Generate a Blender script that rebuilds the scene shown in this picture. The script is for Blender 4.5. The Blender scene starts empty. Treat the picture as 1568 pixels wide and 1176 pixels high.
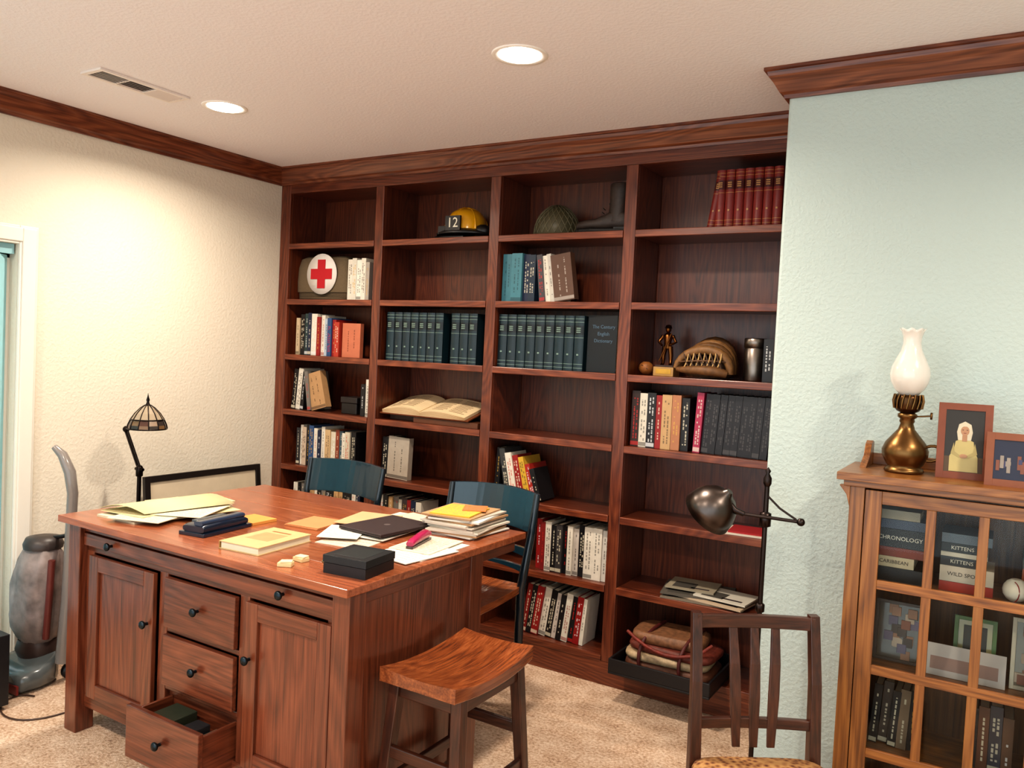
import bpy, math, random
from mathutils import Matrix, Vector
random.seed(7)
PI=math.pi
def C(r,g,b):
    f=lambda v:(v/255/12.92) if v/255<=.04045 else ((v/255+.055)/1.055)**2.4
    return (f(r),f(g),f(b),1.0)
# ---------------------------------------------------------------- materials
def newmat(name):
    m=bpy.data.materials.new(name); m.use_nodes=True
    nt=m.node_tree; b=nt.nodes["Principled BSDF"]; return m,nt,b
def nd(nt,t,**k):
    n=nt.nodes.new(t)
    for a,v in k.items(): setattr(n,a,v)
    return n
def ramp(nt,stops):
    r=nt.nodes.new("ShaderNodeValToRGB"); e=r.color_ramp.elements
    e[0].position,e[0].color=stops[0]; e[1].position,e[1].color=stops[-1]
    for p,c in stops[1:-1]:
        q=e.new(p); q.color=c
    return r
def wood(name,dark,mid,light,axis,rough=.38,coat=.3,fig=1.0,contrast=1.0):
    m,nt,b=newmat(name); L=nt.links.new
    tc=nd(nt,"ShaderNodeTexCoord"); at=nd(nt,"ShaderNodeAttribute",attribute_name="Col")
    off=nd(nt,"ShaderNodeVectorMath",operation='MULTIPLY_ADD'); L(at.outputs["Color"],off.inputs[0]); off.inputs[1].default_value=(37,53,71); L(tc.outputs["Object"],off.inputs[2])
    def noise(al,ac,det,rg=.55):
        mp=nd(nt,"ShaderNodeMapping"); s=[ac,ac,ac]; s[axis]=al; mp.inputs["Scale"].default_value=s
        n=nd(nt,"ShaderNodeTexNoise"); n.inputs["Scale"].default_value=1; n.inputs["Detail"].default_value=det; n.inputs["Roughness"].default_value=rg
        L(off.outputs[0],mp.inputs[0]); L(mp.outputs[0],n.inputs["Vector"]); return n.outputs[0]
    n1=noise(.9,6,2,.35); n2=noise(4,140,3)
    mu=nd(nt,"ShaderNodeMath",operation='MULTIPLY'); L(n1,mu.inputs[0]); mu.inputs[1].default_value=19*fig
    pp=nd(nt,"ShaderNodeMath",operation='PINGPONG'); L(mu.outputs[0],pp.inputs[0]); pp.inputs[1].default_value=.5
    mx=nd(nt,"ShaderNodeMath",operation='MULTIPLY_ADD'); L(pp.outputs[0],mx.inputs[0]); mx.inputs[1].default_value=.38*contrast
    hf=nd(nt,"ShaderNodeMath",operation='MULTIPLY_ADD'); L(n2,hf.inputs[0]); hf.inputs[1].default_value=.75; hf.inputs[2].default_value=.08; L(hf.outputs[0],mx.inputs[2])
    rp=ramp(nt,[(.3,dark),(.54,mid),(.8,light)]); L(mx.outputs[0],rp.inputs[0])
    mm=nd(nt,"ShaderNodeMix",data_type='RGBA',blend_type='MULTIPLY'); mm.inputs[0].default_value=1
    L(rp.outputs[0],mm.inputs[6]); L(at.outputs["Color"],mm.inputs[7]); L(mm.outputs[2],b.inputs["Base Color"])
    b.inputs["Roughness"].default_value=rough; b.inputs["Coat Weight"].default_value=coat; b.inputs["Coat Roughness"].default_value=.2
    bp=nd(nt,"ShaderNodeBump"); bp.inputs["Strength"].default_value=.1; bp.inputs["Distance"].default_value=.002; L(n2,bp.inputs["Height"]); L(bp.outputs[0],b.inputs["Normal"])
    return m
def woods(n,d,md,l,**k):
    def ds(c): # slightly greyed so the stain reads brown, not orange
        y=.3*c[0]+.6*c[1]+.1*c[2]; return C(c[0]*.90+y*.08,c[1]*.91+y*.09,c[2]*.90+y*.10)
    return [wood("%s_%s"%(n,"xyz"[a]),ds(d),ds(md),ds(l),a,**k) for a in range(3)]
def vc(name,rough=.6,metal=0,coat=0,nscale=0,bump=0,var=.0,sheen=0):
    m,nt,b=newmat(name); L=nt.links.new
    at=nd(nt,"ShaderNodeAttribute",attribute_name="Col"); src=at.outputs["Color"]
    if nscale:
        tc=nd(nt,"ShaderNodeTexCoord"); n=nd(nt,"ShaderNodeTexNoise"); n.inputs["Scale"].default_value=nscale; n.inputs["Detail"].default_value=4
        L(tc.outputs["Object"],n.inputs["Vector"])
        if var:
            r=ramp(nt,[(.3,(1-var,)*3+(1,)),(.7,(1+var*.4,)*3+(1,))]); L(n.outputs[0],r.inputs[0])
            mm=nd(nt,"ShaderNodeMix",data_type='RGBA',blend_type='MULTIPLY'); mm.inputs[0].default_value=1
            L(src,mm.inputs[6]); L(r.outputs[0],mm.inputs[7]); src=mm.outputs[2]
        if bump:
            bp=nd(nt,"ShaderNodeBump"); bp.inputs["Strength"].default_value=bump; bp.inputs["Distance"].default_value=.004; L(n.outputs[0],bp.inputs["Height"]); L(bp.outputs[0],b.inputs["Normal"])
    L(src,b.inputs["Base Color"]); b.inputs["Roughness"].default_value=rough; b.inputs["Metallic"].default_value=metal; b.inputs["Coat Weight"].default_value=coat
    return m
def wallmat(name,col,scale=55,strength=.35):
    m,nt,b=newmat(name); L=nt.links.new
    tc=nd(nt,"ShaderNodeTexCoord"); n=nd(nt,"ShaderNodeTexNoise"); n.inputs["Scale"].default_value=scale; n.inputs["Detail"].default_value=2
    L(tc.outputs["Object"],n.inputs["Vector"]); r=ramp(nt,[(.4,(0,0,0,1)),(.62,(1,1,1,1))]); L(n.outputs[0],r.inputs[0])
    bp=nd(nt,"ShaderNodeBump"); bp.inputs["Strength"].default_value=strength; bp.inputs["Distance"].default_value=.003; L(r.outputs[0],bp.inputs["Height"]); L(bp.outputs[0],b.inputs["Normal"])
    b.inputs["Base Color"].default_value=col; b.inputs["Roughness"].default_value=.65
    return m
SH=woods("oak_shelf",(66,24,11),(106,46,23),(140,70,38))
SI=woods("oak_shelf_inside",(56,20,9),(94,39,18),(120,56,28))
DK=woods("cherry_desk",(70,31,17),(108,51,29),(136,70,42),rough=.3,coat=.5,fig=.7)
DT=woods("cherry_top",(122,58,30),(154,80,45),(176,98,60),rough=.26,coat=.5,fig=.7)
CB=woods("golden_oak",(92,50,18),(140,82,31),(170,108,48))
CR=woods("oak_crown",(74,30,15),(112,53,29),(146,80,47),contrast=1.4)
ST=woods("stool_wood",(84,36,15),(130,63,27),(164,88,42),rough=.25,coat=.6,fig=.8)
SL=woods("dark_walnut",(38,17,10),(66,31,18),(88,44,26),rough=.35)
MATTE=vc("painted_matte",.7); SATIN=vc("painted_satin",.42,nscale=30,var=.08); GLOSS=vc("painted_gloss",.2,coat=.4)
METAL=vc("brushed_metal",.33,1.0,nscale=25,var=.15); CLOTH=vc("cloth",.9,nscale=260,bump=.5,var=.25); LEATHER=vc("leather",.58,nscale=45,bump=.35,var=.4)
PAPER=vc("paper",.75,nscale=14,var=.06); MOTTLE=vc("mottled_fabric",.45,nscale=13,bump=.6,var=.55)
def glassmat(name,tint=(1,1,1,1),ior=1.22):
    m=bpy.data.materials.new(name); m.use_nodes=True; nt=m.node_tree; nt.nodes.clear(); L=nt.links.new
    o=nd(nt,"ShaderNodeOutputMaterial"); t=nd(nt,"ShaderNodeBsdfTransparent"); t.inputs[0].default_value=tint
    g=nd(nt,"ShaderNodeBsdfGlossy"); g.inputs["Roughness"].default_value=.02; f=nd(nt,"ShaderNodeFresnel"); f.inputs[0].default_value=ior
    mx=nd(nt,"ShaderNodeMixShader"); L(f.outputs[0],mx.inputs[0]); L(t.outputs[0],mx.inputs[1]); L(g.outputs[0],mx.inputs[2]); L(mx.outputs[0],o.inputs[0]); return m
GLASS=glassmat("pane_glass",(.95,.97,.96,1))
def emis(name,col,s):
    m,nt,b=newmat(name); b.inputs["Base Color"].default_value=col; b.inputs["Emission Color"].default_value=col; b.inputs["Emission Strength"].default_value=s; return m
# ---------------------------------------------------------------- mesh builder
class MB:
    def __init__(s,mats): s.v=[];s.f=[];s.m=[];s.c=[];s.s=[];s.mats=mats;s.M=Matrix.Identity(4)
    def add(s,vs,fs,m=0,col=(1,1,1,1),smooth=False):
        o=len(s.v); s.v+=[tuple(s.M@Vector(p)) for p in vs]
        for f in fs: s.f.append([i+o for i in f]); s.m.append(m); s.c.append(col); s.s.append(smooth)
    def box(self,x0,x1,y0,y1,z0,z1,m=0,col=None,wood=False):
        if wood:
            d=[abs(x1-x0),abs(y1-y0),abs(z1-z0)]; m=m+d.index(max(d))
            if col is None: t=random.uniform(.86,1.08); col=(t,t*random.uniform(.97,1.02),t,1)
        if col is None: col=(1,1,1,1)
        vs=[(x,y,z) for x in(x0,x1) for y in(y0,y1) for z in(z0,z1)]
        self.add(vs,[(0,1,3,2),(4,6,7,5),(0,4,5,1),(2,3,7,6),(0,2,6,4),(1,5,7,3)],m,col)
    def wbox(s,*a,m=0,col=None): s.box(*a,m=m,col=col,wood=True)
    def loft(s,rings,m=0,col=(1,1,1,1),smooth=True,caps=True,closed=False):
        n=len(rings[0]); vs=[p for r in rings for p in r]; fs=[]
        R=len(rings)
        for i in range(R-1 if not closed else R):
            for j in range(n):
                a=i*n+j;b=i*n+(j+1)%n;c=((i+1)%R)*n+(j+1)%n;d=((i+1)%R)*n+j; fs.append((a,b,c,d))
        s.add(vs,fs,m,col,smooth)
        if caps and not closed:
            s.add(list(rings[0]),[tuple(reversed(range(n)))],m,col); s.add(list(rings[-1]),[tuple(range(n))],m,col)
    def ring(s,c,u,w,ru,rw,n=16,e=2.0):
        c=Vector(c);u=Vector(u).normalized();w=Vector(w).normalized();o=[]
        for i in range(n):
            a=2*PI*i/n; ca,sa=math.cos(a),math.sin(a)
            o.append(c+u*ru*math.copysign(abs(ca)**(2/e),ca)+w*rw*math.copysign(abs(sa)**(2/e),sa))
        return o
    def tube(s,pts,r,m=0,col=(1,1,1,1),n=10,smooth=True,closed=False,flat=1.0):
        pts=[Vector(p) for p in pts]; rs=r if isinstance(r,(list,tuple)) else [r]*len(pts)
        rings=[];pu=None;N=len(pts)
        for i,p in enumerate(pts):
            if closed: t=(pts[(i+1)%N]-pts[i-1])
            else: t=(pts[min(i+1,N-1)]-pts[max(i-1,0)])
            t.normalize()
            if pu is None:
                h=Vector((0,0,1)) if abs(t.z)<.9 else Vector((1,0,0)); u=t.cross(h).normalized()
            else: u=(pu-t*pu.dot(t)).normalized()
            w=t.cross(u); pu=u; rings.append(s.ring(p,u,w,rs[i],rs[i]*flat,n))
        s.loft(rings,m,col,smooth,True,closed)
    def cyl(s,p0,p1,r0,r1=None,m=0,col=(1,1,1,1),n=20): s.tube([p0,p1],[r0,r0 if r1 is None else r1],m,col,n)
    def lathe(s,prof,c=(0,0,0),m=0,col=(1,1,1,1),n=28,axis=None,smooth=True,ruf=None):
        c=Vector(c); z=Vector(axis).normalized() if axis else Vector((0,0,1))
        h=Vector((0,0,1)) if abs(z.z)<.9 else Vector((1,0,0)); u=z.cross(h).normalized(); w=z.cross(u); rings=[]
        for k,(r,t) in enumerate(prof):
            rr=[]
            for i in range(n):
                a=2*PI*i/n; q=r; tt=t
                if ruf and k>=ruf[0]: q=r*(1+ruf[1]*math.cos(ruf[2]*a)); tt=t+ruf[1]*.06*math.cos(ruf[2]*a)
                rr.append(c+z*tt+u*max(q,1e-4)*math.cos(a)+w*max(q,1e-4)*math.sin(a))
            rings.append(rr)
        s.loft(rings,m,col,smooth,True)
    def ball(s,c,r,m=0,col=(1,1,1,1),sx=1,sy=1,sz=1,n=16):
        c=Vector(c); rings=[]
        for i in range(1,n//2):
            a=PI*i/(n//2); rings.append([c+Vector((r*sx*math.sin(a)*math.cos(2*PI*j/n),r*sy*math.sin(a)*math.sin(2*PI*j/n),-r*sz*math.cos(a))) for j in range(n)])
        s.loft(rings,m,col)
    def prism(s,poly,y0,y1,m=0,col=(1,1,1,1),plane='xz'):
        n=len(poly); f={'xz':lambda p,t:(p[0],t,p[1]),'xy':lambda p,t:(p[0],p[1],t),'yz':lambda p,t:(t,p[0],p[1])}[plane]
        vs=[f(p,y0) for p in poly]+[f(p,y1) for p in poly]
        s.add(vs,[tuple(range(n)),tuple(reversed(range(n,2*n)))]+[(i,(i+1)%n,(i+1)%n+n,i+n) for i in range(n)],m,col)
    def text(s,t,M,size,m=0,col=(1,1,1,1)):
        c=bpy.data.curves.new("tmp","FONT"); c.body=t; c.size=size; c.align_x='CENTER'; c.align_y='CENTER'; c.extrude=.0004; c.resolution_u=2
        o=bpy.data.objects.new("tmp",c); bpy.context.collection.objects.link(o)
        dg=bpy.context.evaluated_depsgraph_get(); me=o.evaluated_get(dg).to_mesh()
        s.add([M@v.co for v in me.vertices],[tuple(p.vertices) for p in me.polygons],m,col)
        o.evaluated_get(dg).to_mesh_clear(); bpy.data.objects.remove(o); bpy.data.curves.remove(c)
    def obj(s,name,bevel=0,loc=(0,0,0),rz=0,recalc=True,sub=0):
        import bmesh
        me=bpy.data.meshes.new(name); me.from_pydata(s.v,[],s.f)
        for m in s.mats: me.materials.append(m)
        me.polygons.foreach_set("material_index",s.m); me.polygons.foreach_set("use_smooth",s.s)
        ca=me.color_attributes.new("Col","FLOAT_COLOR","CORNER")
        k=0
        for p,c in zip(me.polygons,s.c):
            for _ in range(p.loop_total): ca.data[k].color=c; k+=1
        if recalc:
            bm=bmesh.new(); bm.from_mesh(me); bmesh.ops.recalc_face_normals(bm,faces=bm.faces); bm.to_mesh(me); bm.free()
        me.update(); o=bpy.data.objects.new(name,me); bpy.context.collection.objects.link(o); o.location=loc; o.rotation_euler=(0,0,rz)
        if bevel:
            b=o.modifiers.new("bevel","BEVEL"); b.width=bevel; b.segments=2; b.limit_method='ANGLE'; b.angle_limit=.7
        return o
def FRONT(x,y,z,ry=0,rx=0): # text frame facing -Y
    return Matrix.Translation((x,y,z))@Matrix.Rotation(ry,4,'Y')@Matrix.Rotation(PI/2+rx,4,'X')
# ---------------------------------------------------------------- room shell
ZC=2.80; XL=-4.15; YS=3.7615; YB=4.10; YR=3.20; XR=-.78
def simple(name,boxes,mat,bevel=0):
    b=MB([mat])
    for q in boxes: b.box(*q)
    return b.obj(name,bevel)
# carpet
m,nt,b=newmat("carpet_beige"); L=nt.links.new
tc=nd(nt,"ShaderNodeTexCoord"); n=nd(nt,"ShaderNodeTexNoise"); n.inputs["Scale"].default_value=75; n.inputs["Detail"].default_value=5; n.inputs["Roughness"].default_value=.7
n2=nd(nt,"ShaderNodeTexNoise"); n2.inputs["Scale"].default_value=9; n2.inputs["Detail"].default_value=3
L(tc.outputs["Object"],n.inputs["Vector"]); L(tc.outputs["Object"],n2.inputs["Vector"])
ad=nd(nt,"ShaderNodeMath",operation='MULTIPLY_ADD'); L(n2.outputs[0],ad.inputs[0]); ad.inputs[1].default_value=.35; L(n.outputs[0],ad.inputs[2])
r=ramp(nt,[(.45,C(142,110,88)),(.62,C(204,170,142)),(.82,C(238,214,192))]); L(ad.outputs[0],r.inputs[0]); L(r.outputs[0],b.inputs["Base Color"])
b.inputs["Roughness"].default_value=.95
bp=nd(nt,"ShaderNodeBump"); bp.inputs["Strength"].default_value=.9; bp.inputs["Distance"].default_value=.012; L(n.outputs[0],bp.inputs["Height"]); L(bp.outputs[0],b.inputs["Normal"])
simple("floor",[(XL-.15,3.1,-2.6,YB+.1,-.1,0)],m)
ceilm=wallmat("ceiling_paint",C(236,232,234),70,.2)
simple("ceiling",[(XL-.15,3.1,-2.6,YB+.1,ZC,ZC+.1)],ceilm)
wl=wallmat("wall_paint_cream",C(220,212,196),60,.25); wr=wallmat("wall_paint_cool_daylit",C(184,199,195),70,.3)  # right wall colour is tinted cool to carry the window daylight
D0,D1,DZ=.25,2.11,2.09
simple("wall_left",[(XL-.15,XL,D1,YB+.1,0,ZC),(XL-.15,XL,-2.6,D0,0,ZC),(XL-.15,XL,D0,D1,DZ,ZC)],wl)
simple("wall_back",[(XL,XR+.02,YB,YB+.1,0,ZC)],wl)
simple("wall_alcove",[(XR,3.1,YR,YB+.1,0,ZC)],wr,.012)
simple("wall_right",[(3.0,3.1,-2.6,YR,0,ZC)],wr)
# sliding door, casing
WHITE=vc("white_trim",.4)
w=C(226,222,212)
b=MB([WHITE])
for (a,c,t) in ((0,.09,.018),(.012,.078,.026)):
    b.box(XL,XL+t,D1+a,D1+c,0,DZ+c,col=w); b.box(XL,XL+t,D0-c,D0-a,0,DZ+c,col=w); b.box(XL,XL+t,D0-a,D1+a,DZ+a,DZ+c,col=w)
b.obj("trim_door_casing",.004)
b=MB([WHITE,GLASS])
for y in (D0,1.16,D1-.07): b.box(XL-.12,XL-.07,y,y+.07,.02,DZ,col=w)
b.box(XL-.12,XL-.07,D0,D1,0,.09,col=w); b.box(XL-.12,XL-.07,D0,D1,DZ-.07,DZ,col=w)
b.box(XL-.10,XL-.094,D0+.07,D1-.07,.09,DZ-.07,m=1)
b.obj("door_1",.003)
# vertical blind vanes, pale cyan deepened to paint in the glow from outside
m,nt,bb=newmat("blind_fabric"); bb.inputs["Base Color"].default_value=C(180,228,236); bb.inputs["Roughness"].default_value=.8
bb.inputs["Transmission Weight"].default_value=.4
b=MB([m]); b.box(XL-.045,XL-.015,D0+.01,D1-.01,DZ-.05,DZ-.002)
for i in range(18):
    y=D1-.06-i*.1
    b.M=Matrix.Translation((XL-.03,y,0))@Matrix.Rotation(.6,4,'Z'); b.box(-.0015,.0015,-.044,.044,.03,DZ-.055)
b.M=Matrix.Identity(4); b.obj("vertical_blinds")
# crown moulding: profile swept with mitres
def sweep(b,path,prof,m0=0):
    N=len(path); offs=[]
    for i,p in enumerate(path):
        ns=[]
        if i>0: d=(Vector(path[i])-Vector(path[i-1])).normalized(); ns.append(Vector((d.y,-d.x)))
        if i<N-1: d=(Vector(path[i+1])-Vector(path[i])).normalized(); ns.append(Vector((d.y,-d.x)))
        nn=ns[0] if len(ns)==1 else (ns[0]+ns[1])/(1+ns[0].dot(ns[1])); offs.append(nn)
    for i in range(N-1):
        d=Vector(path[i+1])-Vector(path[i]); ax=0 if abs(d.x)>abs(d.y) else 1
        r=[[(path[k][0]+offs[k].x*o,path[k][1]+offs[k].y*o,z) for o,z in prof] for k in (i,i+1)]
        b.loft(r,m0+ax,(random.uniform(.9,1.05),)*3+(1,),smooth=False)
prof=[(0,ZC-.105),(.014,ZC-.105),(.016,ZC-.092),(.03,ZC-.084),(.05,ZC-.05),(.066,ZC-.03),(.07,ZC-.014),(.08,ZC-.012),(.08,ZC-.0005),(0,ZC-.0005)]
b=MB(CR); sweep(b,[(XL,-2.5),(XL,YS),(XR,YS),(XR,YR),(3.0,YR)],prof); b.obj("trim_crown_moulding")
# baseboards
b=MB([WHITE]); b.box(XL,XL+.014,D1+.09,YS,0,.1,col=w); b.obj("baseboard_left",.003)
b=MB([WHITE]); b.box(XR-.0,3.0,YR-.014,YR,0,.1,col=w); b.obj("baseboard_right",.003)
# recessed lights
EM=emis("lamp_lens",(1,.96,.90,1),16)
LP=[(-3.322,2.634),(-1.645,2.63),(-3.32,.3),(-1.64,.3),(.9,2.0),(.9,.2)]
for i,(x,y) in enumerate(LP):
    b=MB([WHITE,EM]); w2=C(244,240,234)
    b.lathe([(.078,0),(.09,-.002),(.105,-.004),(.108,0),(.108,.002)],(x,y,ZC-.001),0,w2,32)
    b.lathe([(.0001,-.001),(.08,-.001),(.08,.001)],(x,y,ZC-.003),1,n=32)
    b.obj("recessed_ceiling_light")
    li=bpy.data.lights.new("can_bulb","AREA"); li.shape='DISK'; li.size=.15; li.energy=30; li.color=(1,.87,.72); li.spread=2.7
    o=bpy.data.objects.new("can_bulb",li); o.location=(x,y,ZC-.012); bpy.context.collection.objects.link(o)
# ceiling vent
b=MB([WHITE]); g=C(232,224,218); k=C(70,60,56)
x0,x1,y0,y1=-3.50,-3.35,2.02,2.46; z=ZC-.010; zt=ZC-.0006; s1,s2=2.165,2.30
b.box(x0,x1,y0,y0+.02,z,zt,col=g); b.box(x0,x1,y1-.02,y1,z,zt,col=g); b.box(x0,x0+.02,y0+.02,y1-.02,z,zt,col=g); b.box(x1-.02,x1,y0+.02,y1-.02,z,zt,col=g)
b.box(x0+.021,x1-.021,y0+.021,y1-.021,ZC-.002,ZC-.001,col=k); b.box(x0+.02,x1-.02,s1,s1+.008,z,ZC-.003,col=g); b.box(x0+.02,x1-.02,s2,s2+.008,z,ZC-.003,col=g)
for i in range(5):
    for q,(a,c) in enumerate(((y0+.022,s1-.001),(s1+.009,s2-.001),(s2+.009,y1-.022))):
        b.M=Matrix.Translation((x0+.033+i*.021,0,ZC-.007))@Matrix.Rotation((.75,.3,-.55)[q],4,'Y'); b.box(-.008 if q==0 else -.011,.008 if q==0 else .011,a,c,-.0005,.0005,col=g)
b.M=Matrix.Identity(4); b.obj("ceiling_vent",0)
# ---------------------------------------------------------------- bookcase
b=MB(SH+SI); XD=[-3.298,-2.466,-1.658]; hw=.032; xa,xb=XL+.003,XR-.003; yb=YB-.003
Z0,DZS=2.298,.3605
b.wbox(xa,-4.062,YS,YS+.022,0,ZC-.002); b.wbox(-.862,xb,YS,YS+.022,0,ZC-.002)
b.wbox(-4.062,-.862,YS+.0005,YS+.022,2.64,ZC-.002)
for x in XD: b.wbox(x-hw,x+hw,YS,YS+.022,.122,2.64)
b.wbox(-4.062,-.862,YS+.001,YS+.02,0,.1215)
ed=[-4.062]+[v for x in XD for v in (x-hw,x+hw)]+[-.862]
for c in range(4):
    l,r=ed[2*c],ed[2*c+1]
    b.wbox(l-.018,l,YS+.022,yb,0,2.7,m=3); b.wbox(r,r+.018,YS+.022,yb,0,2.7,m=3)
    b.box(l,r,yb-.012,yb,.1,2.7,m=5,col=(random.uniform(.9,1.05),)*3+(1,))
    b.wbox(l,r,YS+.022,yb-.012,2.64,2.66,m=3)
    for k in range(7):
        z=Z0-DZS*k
        if k<6: b.wbox(l+.001,r-.001,YS-.004,YS+.02,z-.018,z+.018,col=(1.15,1.15,1.15,1))  # front edges tinted lighter, painting in the light from above
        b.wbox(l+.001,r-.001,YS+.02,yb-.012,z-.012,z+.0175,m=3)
    z=Z0-DZS*6; b.wbox(l+.001,r-.001,YS-.003,YS+.02,z-.018,z+.018)
b.obj("built_in_bookcase",.003)
ZT=[Z0-DZS*k+.0185 for k in range(7)]
# ---------------------------------------------------------------- books
CREAM=C(224,212,188)
def book(b,M,w,h,d,col,acc=None,hard=True,gold=False):
    o=b.M; b.M=M; t=.003
    def arc(z0,z1,off,c,m=0):
        n=8; pl=[(w*i/n,-(.009+off)*math.sin(PI*i/n)**.8 if 0<i<n else 0) for i in range(n+1)]
        b.loft([[(x,y,z) for x,y in pl]+[(w,.004,z),(0,.004,z)] for z in(z0,z1)],m,c,smooth=False)
    if hard:
        b.box(0,t,0,d,0,h,col=col); b.box(w-t,w,0,d,0,h,col=col)
        if gold: arc(0,h,0,col)
        else: b.box(t,w-t,0,t,0,h,col=col)
        b.box(t,w-t,t+(.003 if gold else 0),d-.006,.004,h-.004,m=1,col=CREAM)
    else:
        b.box(0,w,0,d-.001,0,h,col=col); b.box(.0012,w-.0012,.002,d,.0005,h+.0006,m=1,col=CREAM)
    if acc is None:
        lum=sum(col[:3]); ac=C(225,215,190) if lum<.9 else C(30,28,30)
        if random.random()<.35: ac=random.choice([C(200,160,76),C(190,40,35),C(226,226,226)])
    else: ac=acc
    if gold:
        for f in (.05,.12,.60,.88,.94): arc(h*f,h*f+.0022,.0007,ac)
        arc(h*.66,h*.82,.0006,tuple(v*.35 for v in col[:3])+(1,)); 
        for q in range(3): b.box(w*.28,w*.72,-.0108,-.004,h*(.695+.035*q),h*(.695+.035*q)+.005,col=ac)
        b.box(w*.4,w*.6,-.0106,-.004,h*.28,h*.31,col=ac)
    else:
        ac=tuple(.62*p+.38*q for p,q in zip(ac,col))
        z=h*random.uniform(.1,.2); zz=h*random.uniform(.82,.92); cols=2 if w>.03 else 1
        for q in range(cols):
            cx=w*(q+1)/(cols+1); z1=z
            hh=min(.0065,w*.19)
            while z1<zz:
                ln=random.uniform(.005,.018)
                if random.random()<.72: b.box(cx-hh/2,cx+hh/2,-.0007,.001,z1,min(z1+ln,zz),col=ac)
                z1+=ln+random.uniform(.003,.007)
        if random.random()<.4: b.box(.001,w-.001,-.0005,.001,h*.02,h*.09,col=ac)
    b.M=o
def books(name,x,z,specs,y=3.80,lean=0,extra=None):
    """lean>0 : tops towards -x"""
    b=MB([SATIN,PAPER])
    for sp in specs:
        w,h,col=sp[:3]; kw=sp[3] if len(sp)>3 else {}
        kw=dict(kw); ln=kw.pop('lean',lean); d=kw.pop('d',random.uniform(.15,.2)); dy=kw.pop('dy',random.uniform(0,.02)); gap=kw.pop('gap',0)
        x+=gap
        if ln>0:
            px=x+h*math.sin(ln) if kw.pop('first',False) else x
            M=Matrix.Translation((px,y+dy,z))@Matrix.Rotation(-ln,4,'Y'); x=px+w/math.cos(ln)+.0015
        elif ln<0:
            px=x+w/math.cos(ln); M=Matrix.Translation((px,y+dy,z))@Matrix.Rotation(-ln,4,'Y')@Matrix.Translation((-w,0,0)); x=px+.0015
        else: M=Matrix.Translation((x,y+dy,z)); x+=w+.001
        book(b,M,w,h,d,col,**kw)
    if extra: extra(b)
    return b.obj(name)
K=C(24,22,24);Wh=C(214,206,192);Rd=C(140,26,26);Nv=C(26,36,62);Tn=C(184,148,104);Gy=C(116,110,104);Bl=C(42,74,116);Br=C(92,54,34);Tl=C(60,112,124);Yl=C(198,158,54);Or=C(186,96,60);Gn=C(50,80,56)
# column 1
books("book_row",-3.583,ZT[1],[(.04,.255,Wh),(.035,.262,C(206,200,186)),(.042,.25,C(222,216,204)),(.035,.26,Wh),(.03,.235,C(160,150,140))])
books("book_row",-4.01,ZT[2],[(.03,.24,C(190,170,140)),(.036,.265,K),(.03,.27,C(40,60,60)),(.03,.275,Nv),(.05,.27,Wh),(.03,.25,Rd),(.03,.262,Wh,dict(acc=Rd)),(.03,.24,C(170,180,190)),(.035,.245,Bl),(.03,.235,Rd),(.04,.22,C(170,56,40))])
books("book_row",-3.61,ZT[2],[(.15,.215,C(184,108,80),dict(acc=C(80,30,24),d=.03)),])
books("book_row",-4.04,ZT[3],[(.035,.265,K,dict(lean=-.09)),(.04,.27,Wh,dict(lean=-.09)),(.03,.25,K,dict(lean=-.09)),(.03,.255,Gy,dict(lean=.16,gap=.05)),(.13,.24,C(176,138,98),dict(lean=.28,d=.05,acc=C(60,40,30)))])
b=MB([SATIN]); b.box(-3.62,-3.49,3.84,3.96,ZT[3],ZT[3]+.069,col=C(26,22,22)); b.box(-3.625,-3.485,3.835,3.965,ZT[3]+.07,ZT[3]+.108,col=C(34,28,28)); b.obj("small_storage_box",.004)
books("book_row",-3.43,ZT[3],[(.03,.2,K),(.045,.23,Wh)])
books("book_row",-3.98,ZT[4],[(.03,.24,C(40,40,44)),(.025,.26,Wh),(.035,.25,C(190,170,150)),(.03,.27,K),(.04,.265,Bl),(.03,.25,C(210,204,190)),(.03,.24,Nv),(.03,.265,Wh),(.045,.25,C(190,160,120)),(.04,.24,C(200,190,170)),(.03,.255,C(130,60,40)),(.03,.25,C(60,80,90)),(.03,.24,Wh),(.04,.25,C(190,180,160)),(.04,.255,K)])
books("book_row",-3.98,ZT[5],[(.035,.24,random.choice([Wh,K,Gy,Tn,Nv])) for _ in range(16)])
books("book_row",-3.98,ZT[6],[(.04,.25,random.choice([Wh,K,Gy,Rd,Nv])) for _ in range(14)])
# column 2
def enc(n,w,h=.29): return [(w-.003,h,C(18+random.randint(-3,4),40,48),dict(acc=C(116,138,128),gold=True,d=.22,dy=.0,gap=.003)) for _ in range(n)]
e2=enc(10,.0600); e2[7][3]['gap']=.058
books("encyclopedia_set",-3.238,ZT[2],e2,y=3.80)
books("book_row",-3.25,ZT[4],[(.045,.25,K,dict(lean=-.03)),(.16,.255,C(166,154,140),dict(acc=K,d=.04,lean=-.03))])
books("book_row",-3.25,ZT[5],[(.04,.25,Wh),(.035,.26,K),(.03,.25,Tn),(.04,.255,Gy),(.035,.24,Wh),(.04,.26,C(60,50,50)),(.03,.25,Rd),(.035,.25,Nv),(.04,.245,Wh)])
books("book_row",-3.2,ZT[6],[(.04,.25,random.choice([Wh,K,Gy,Br])) for _ in range(15)])
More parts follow.
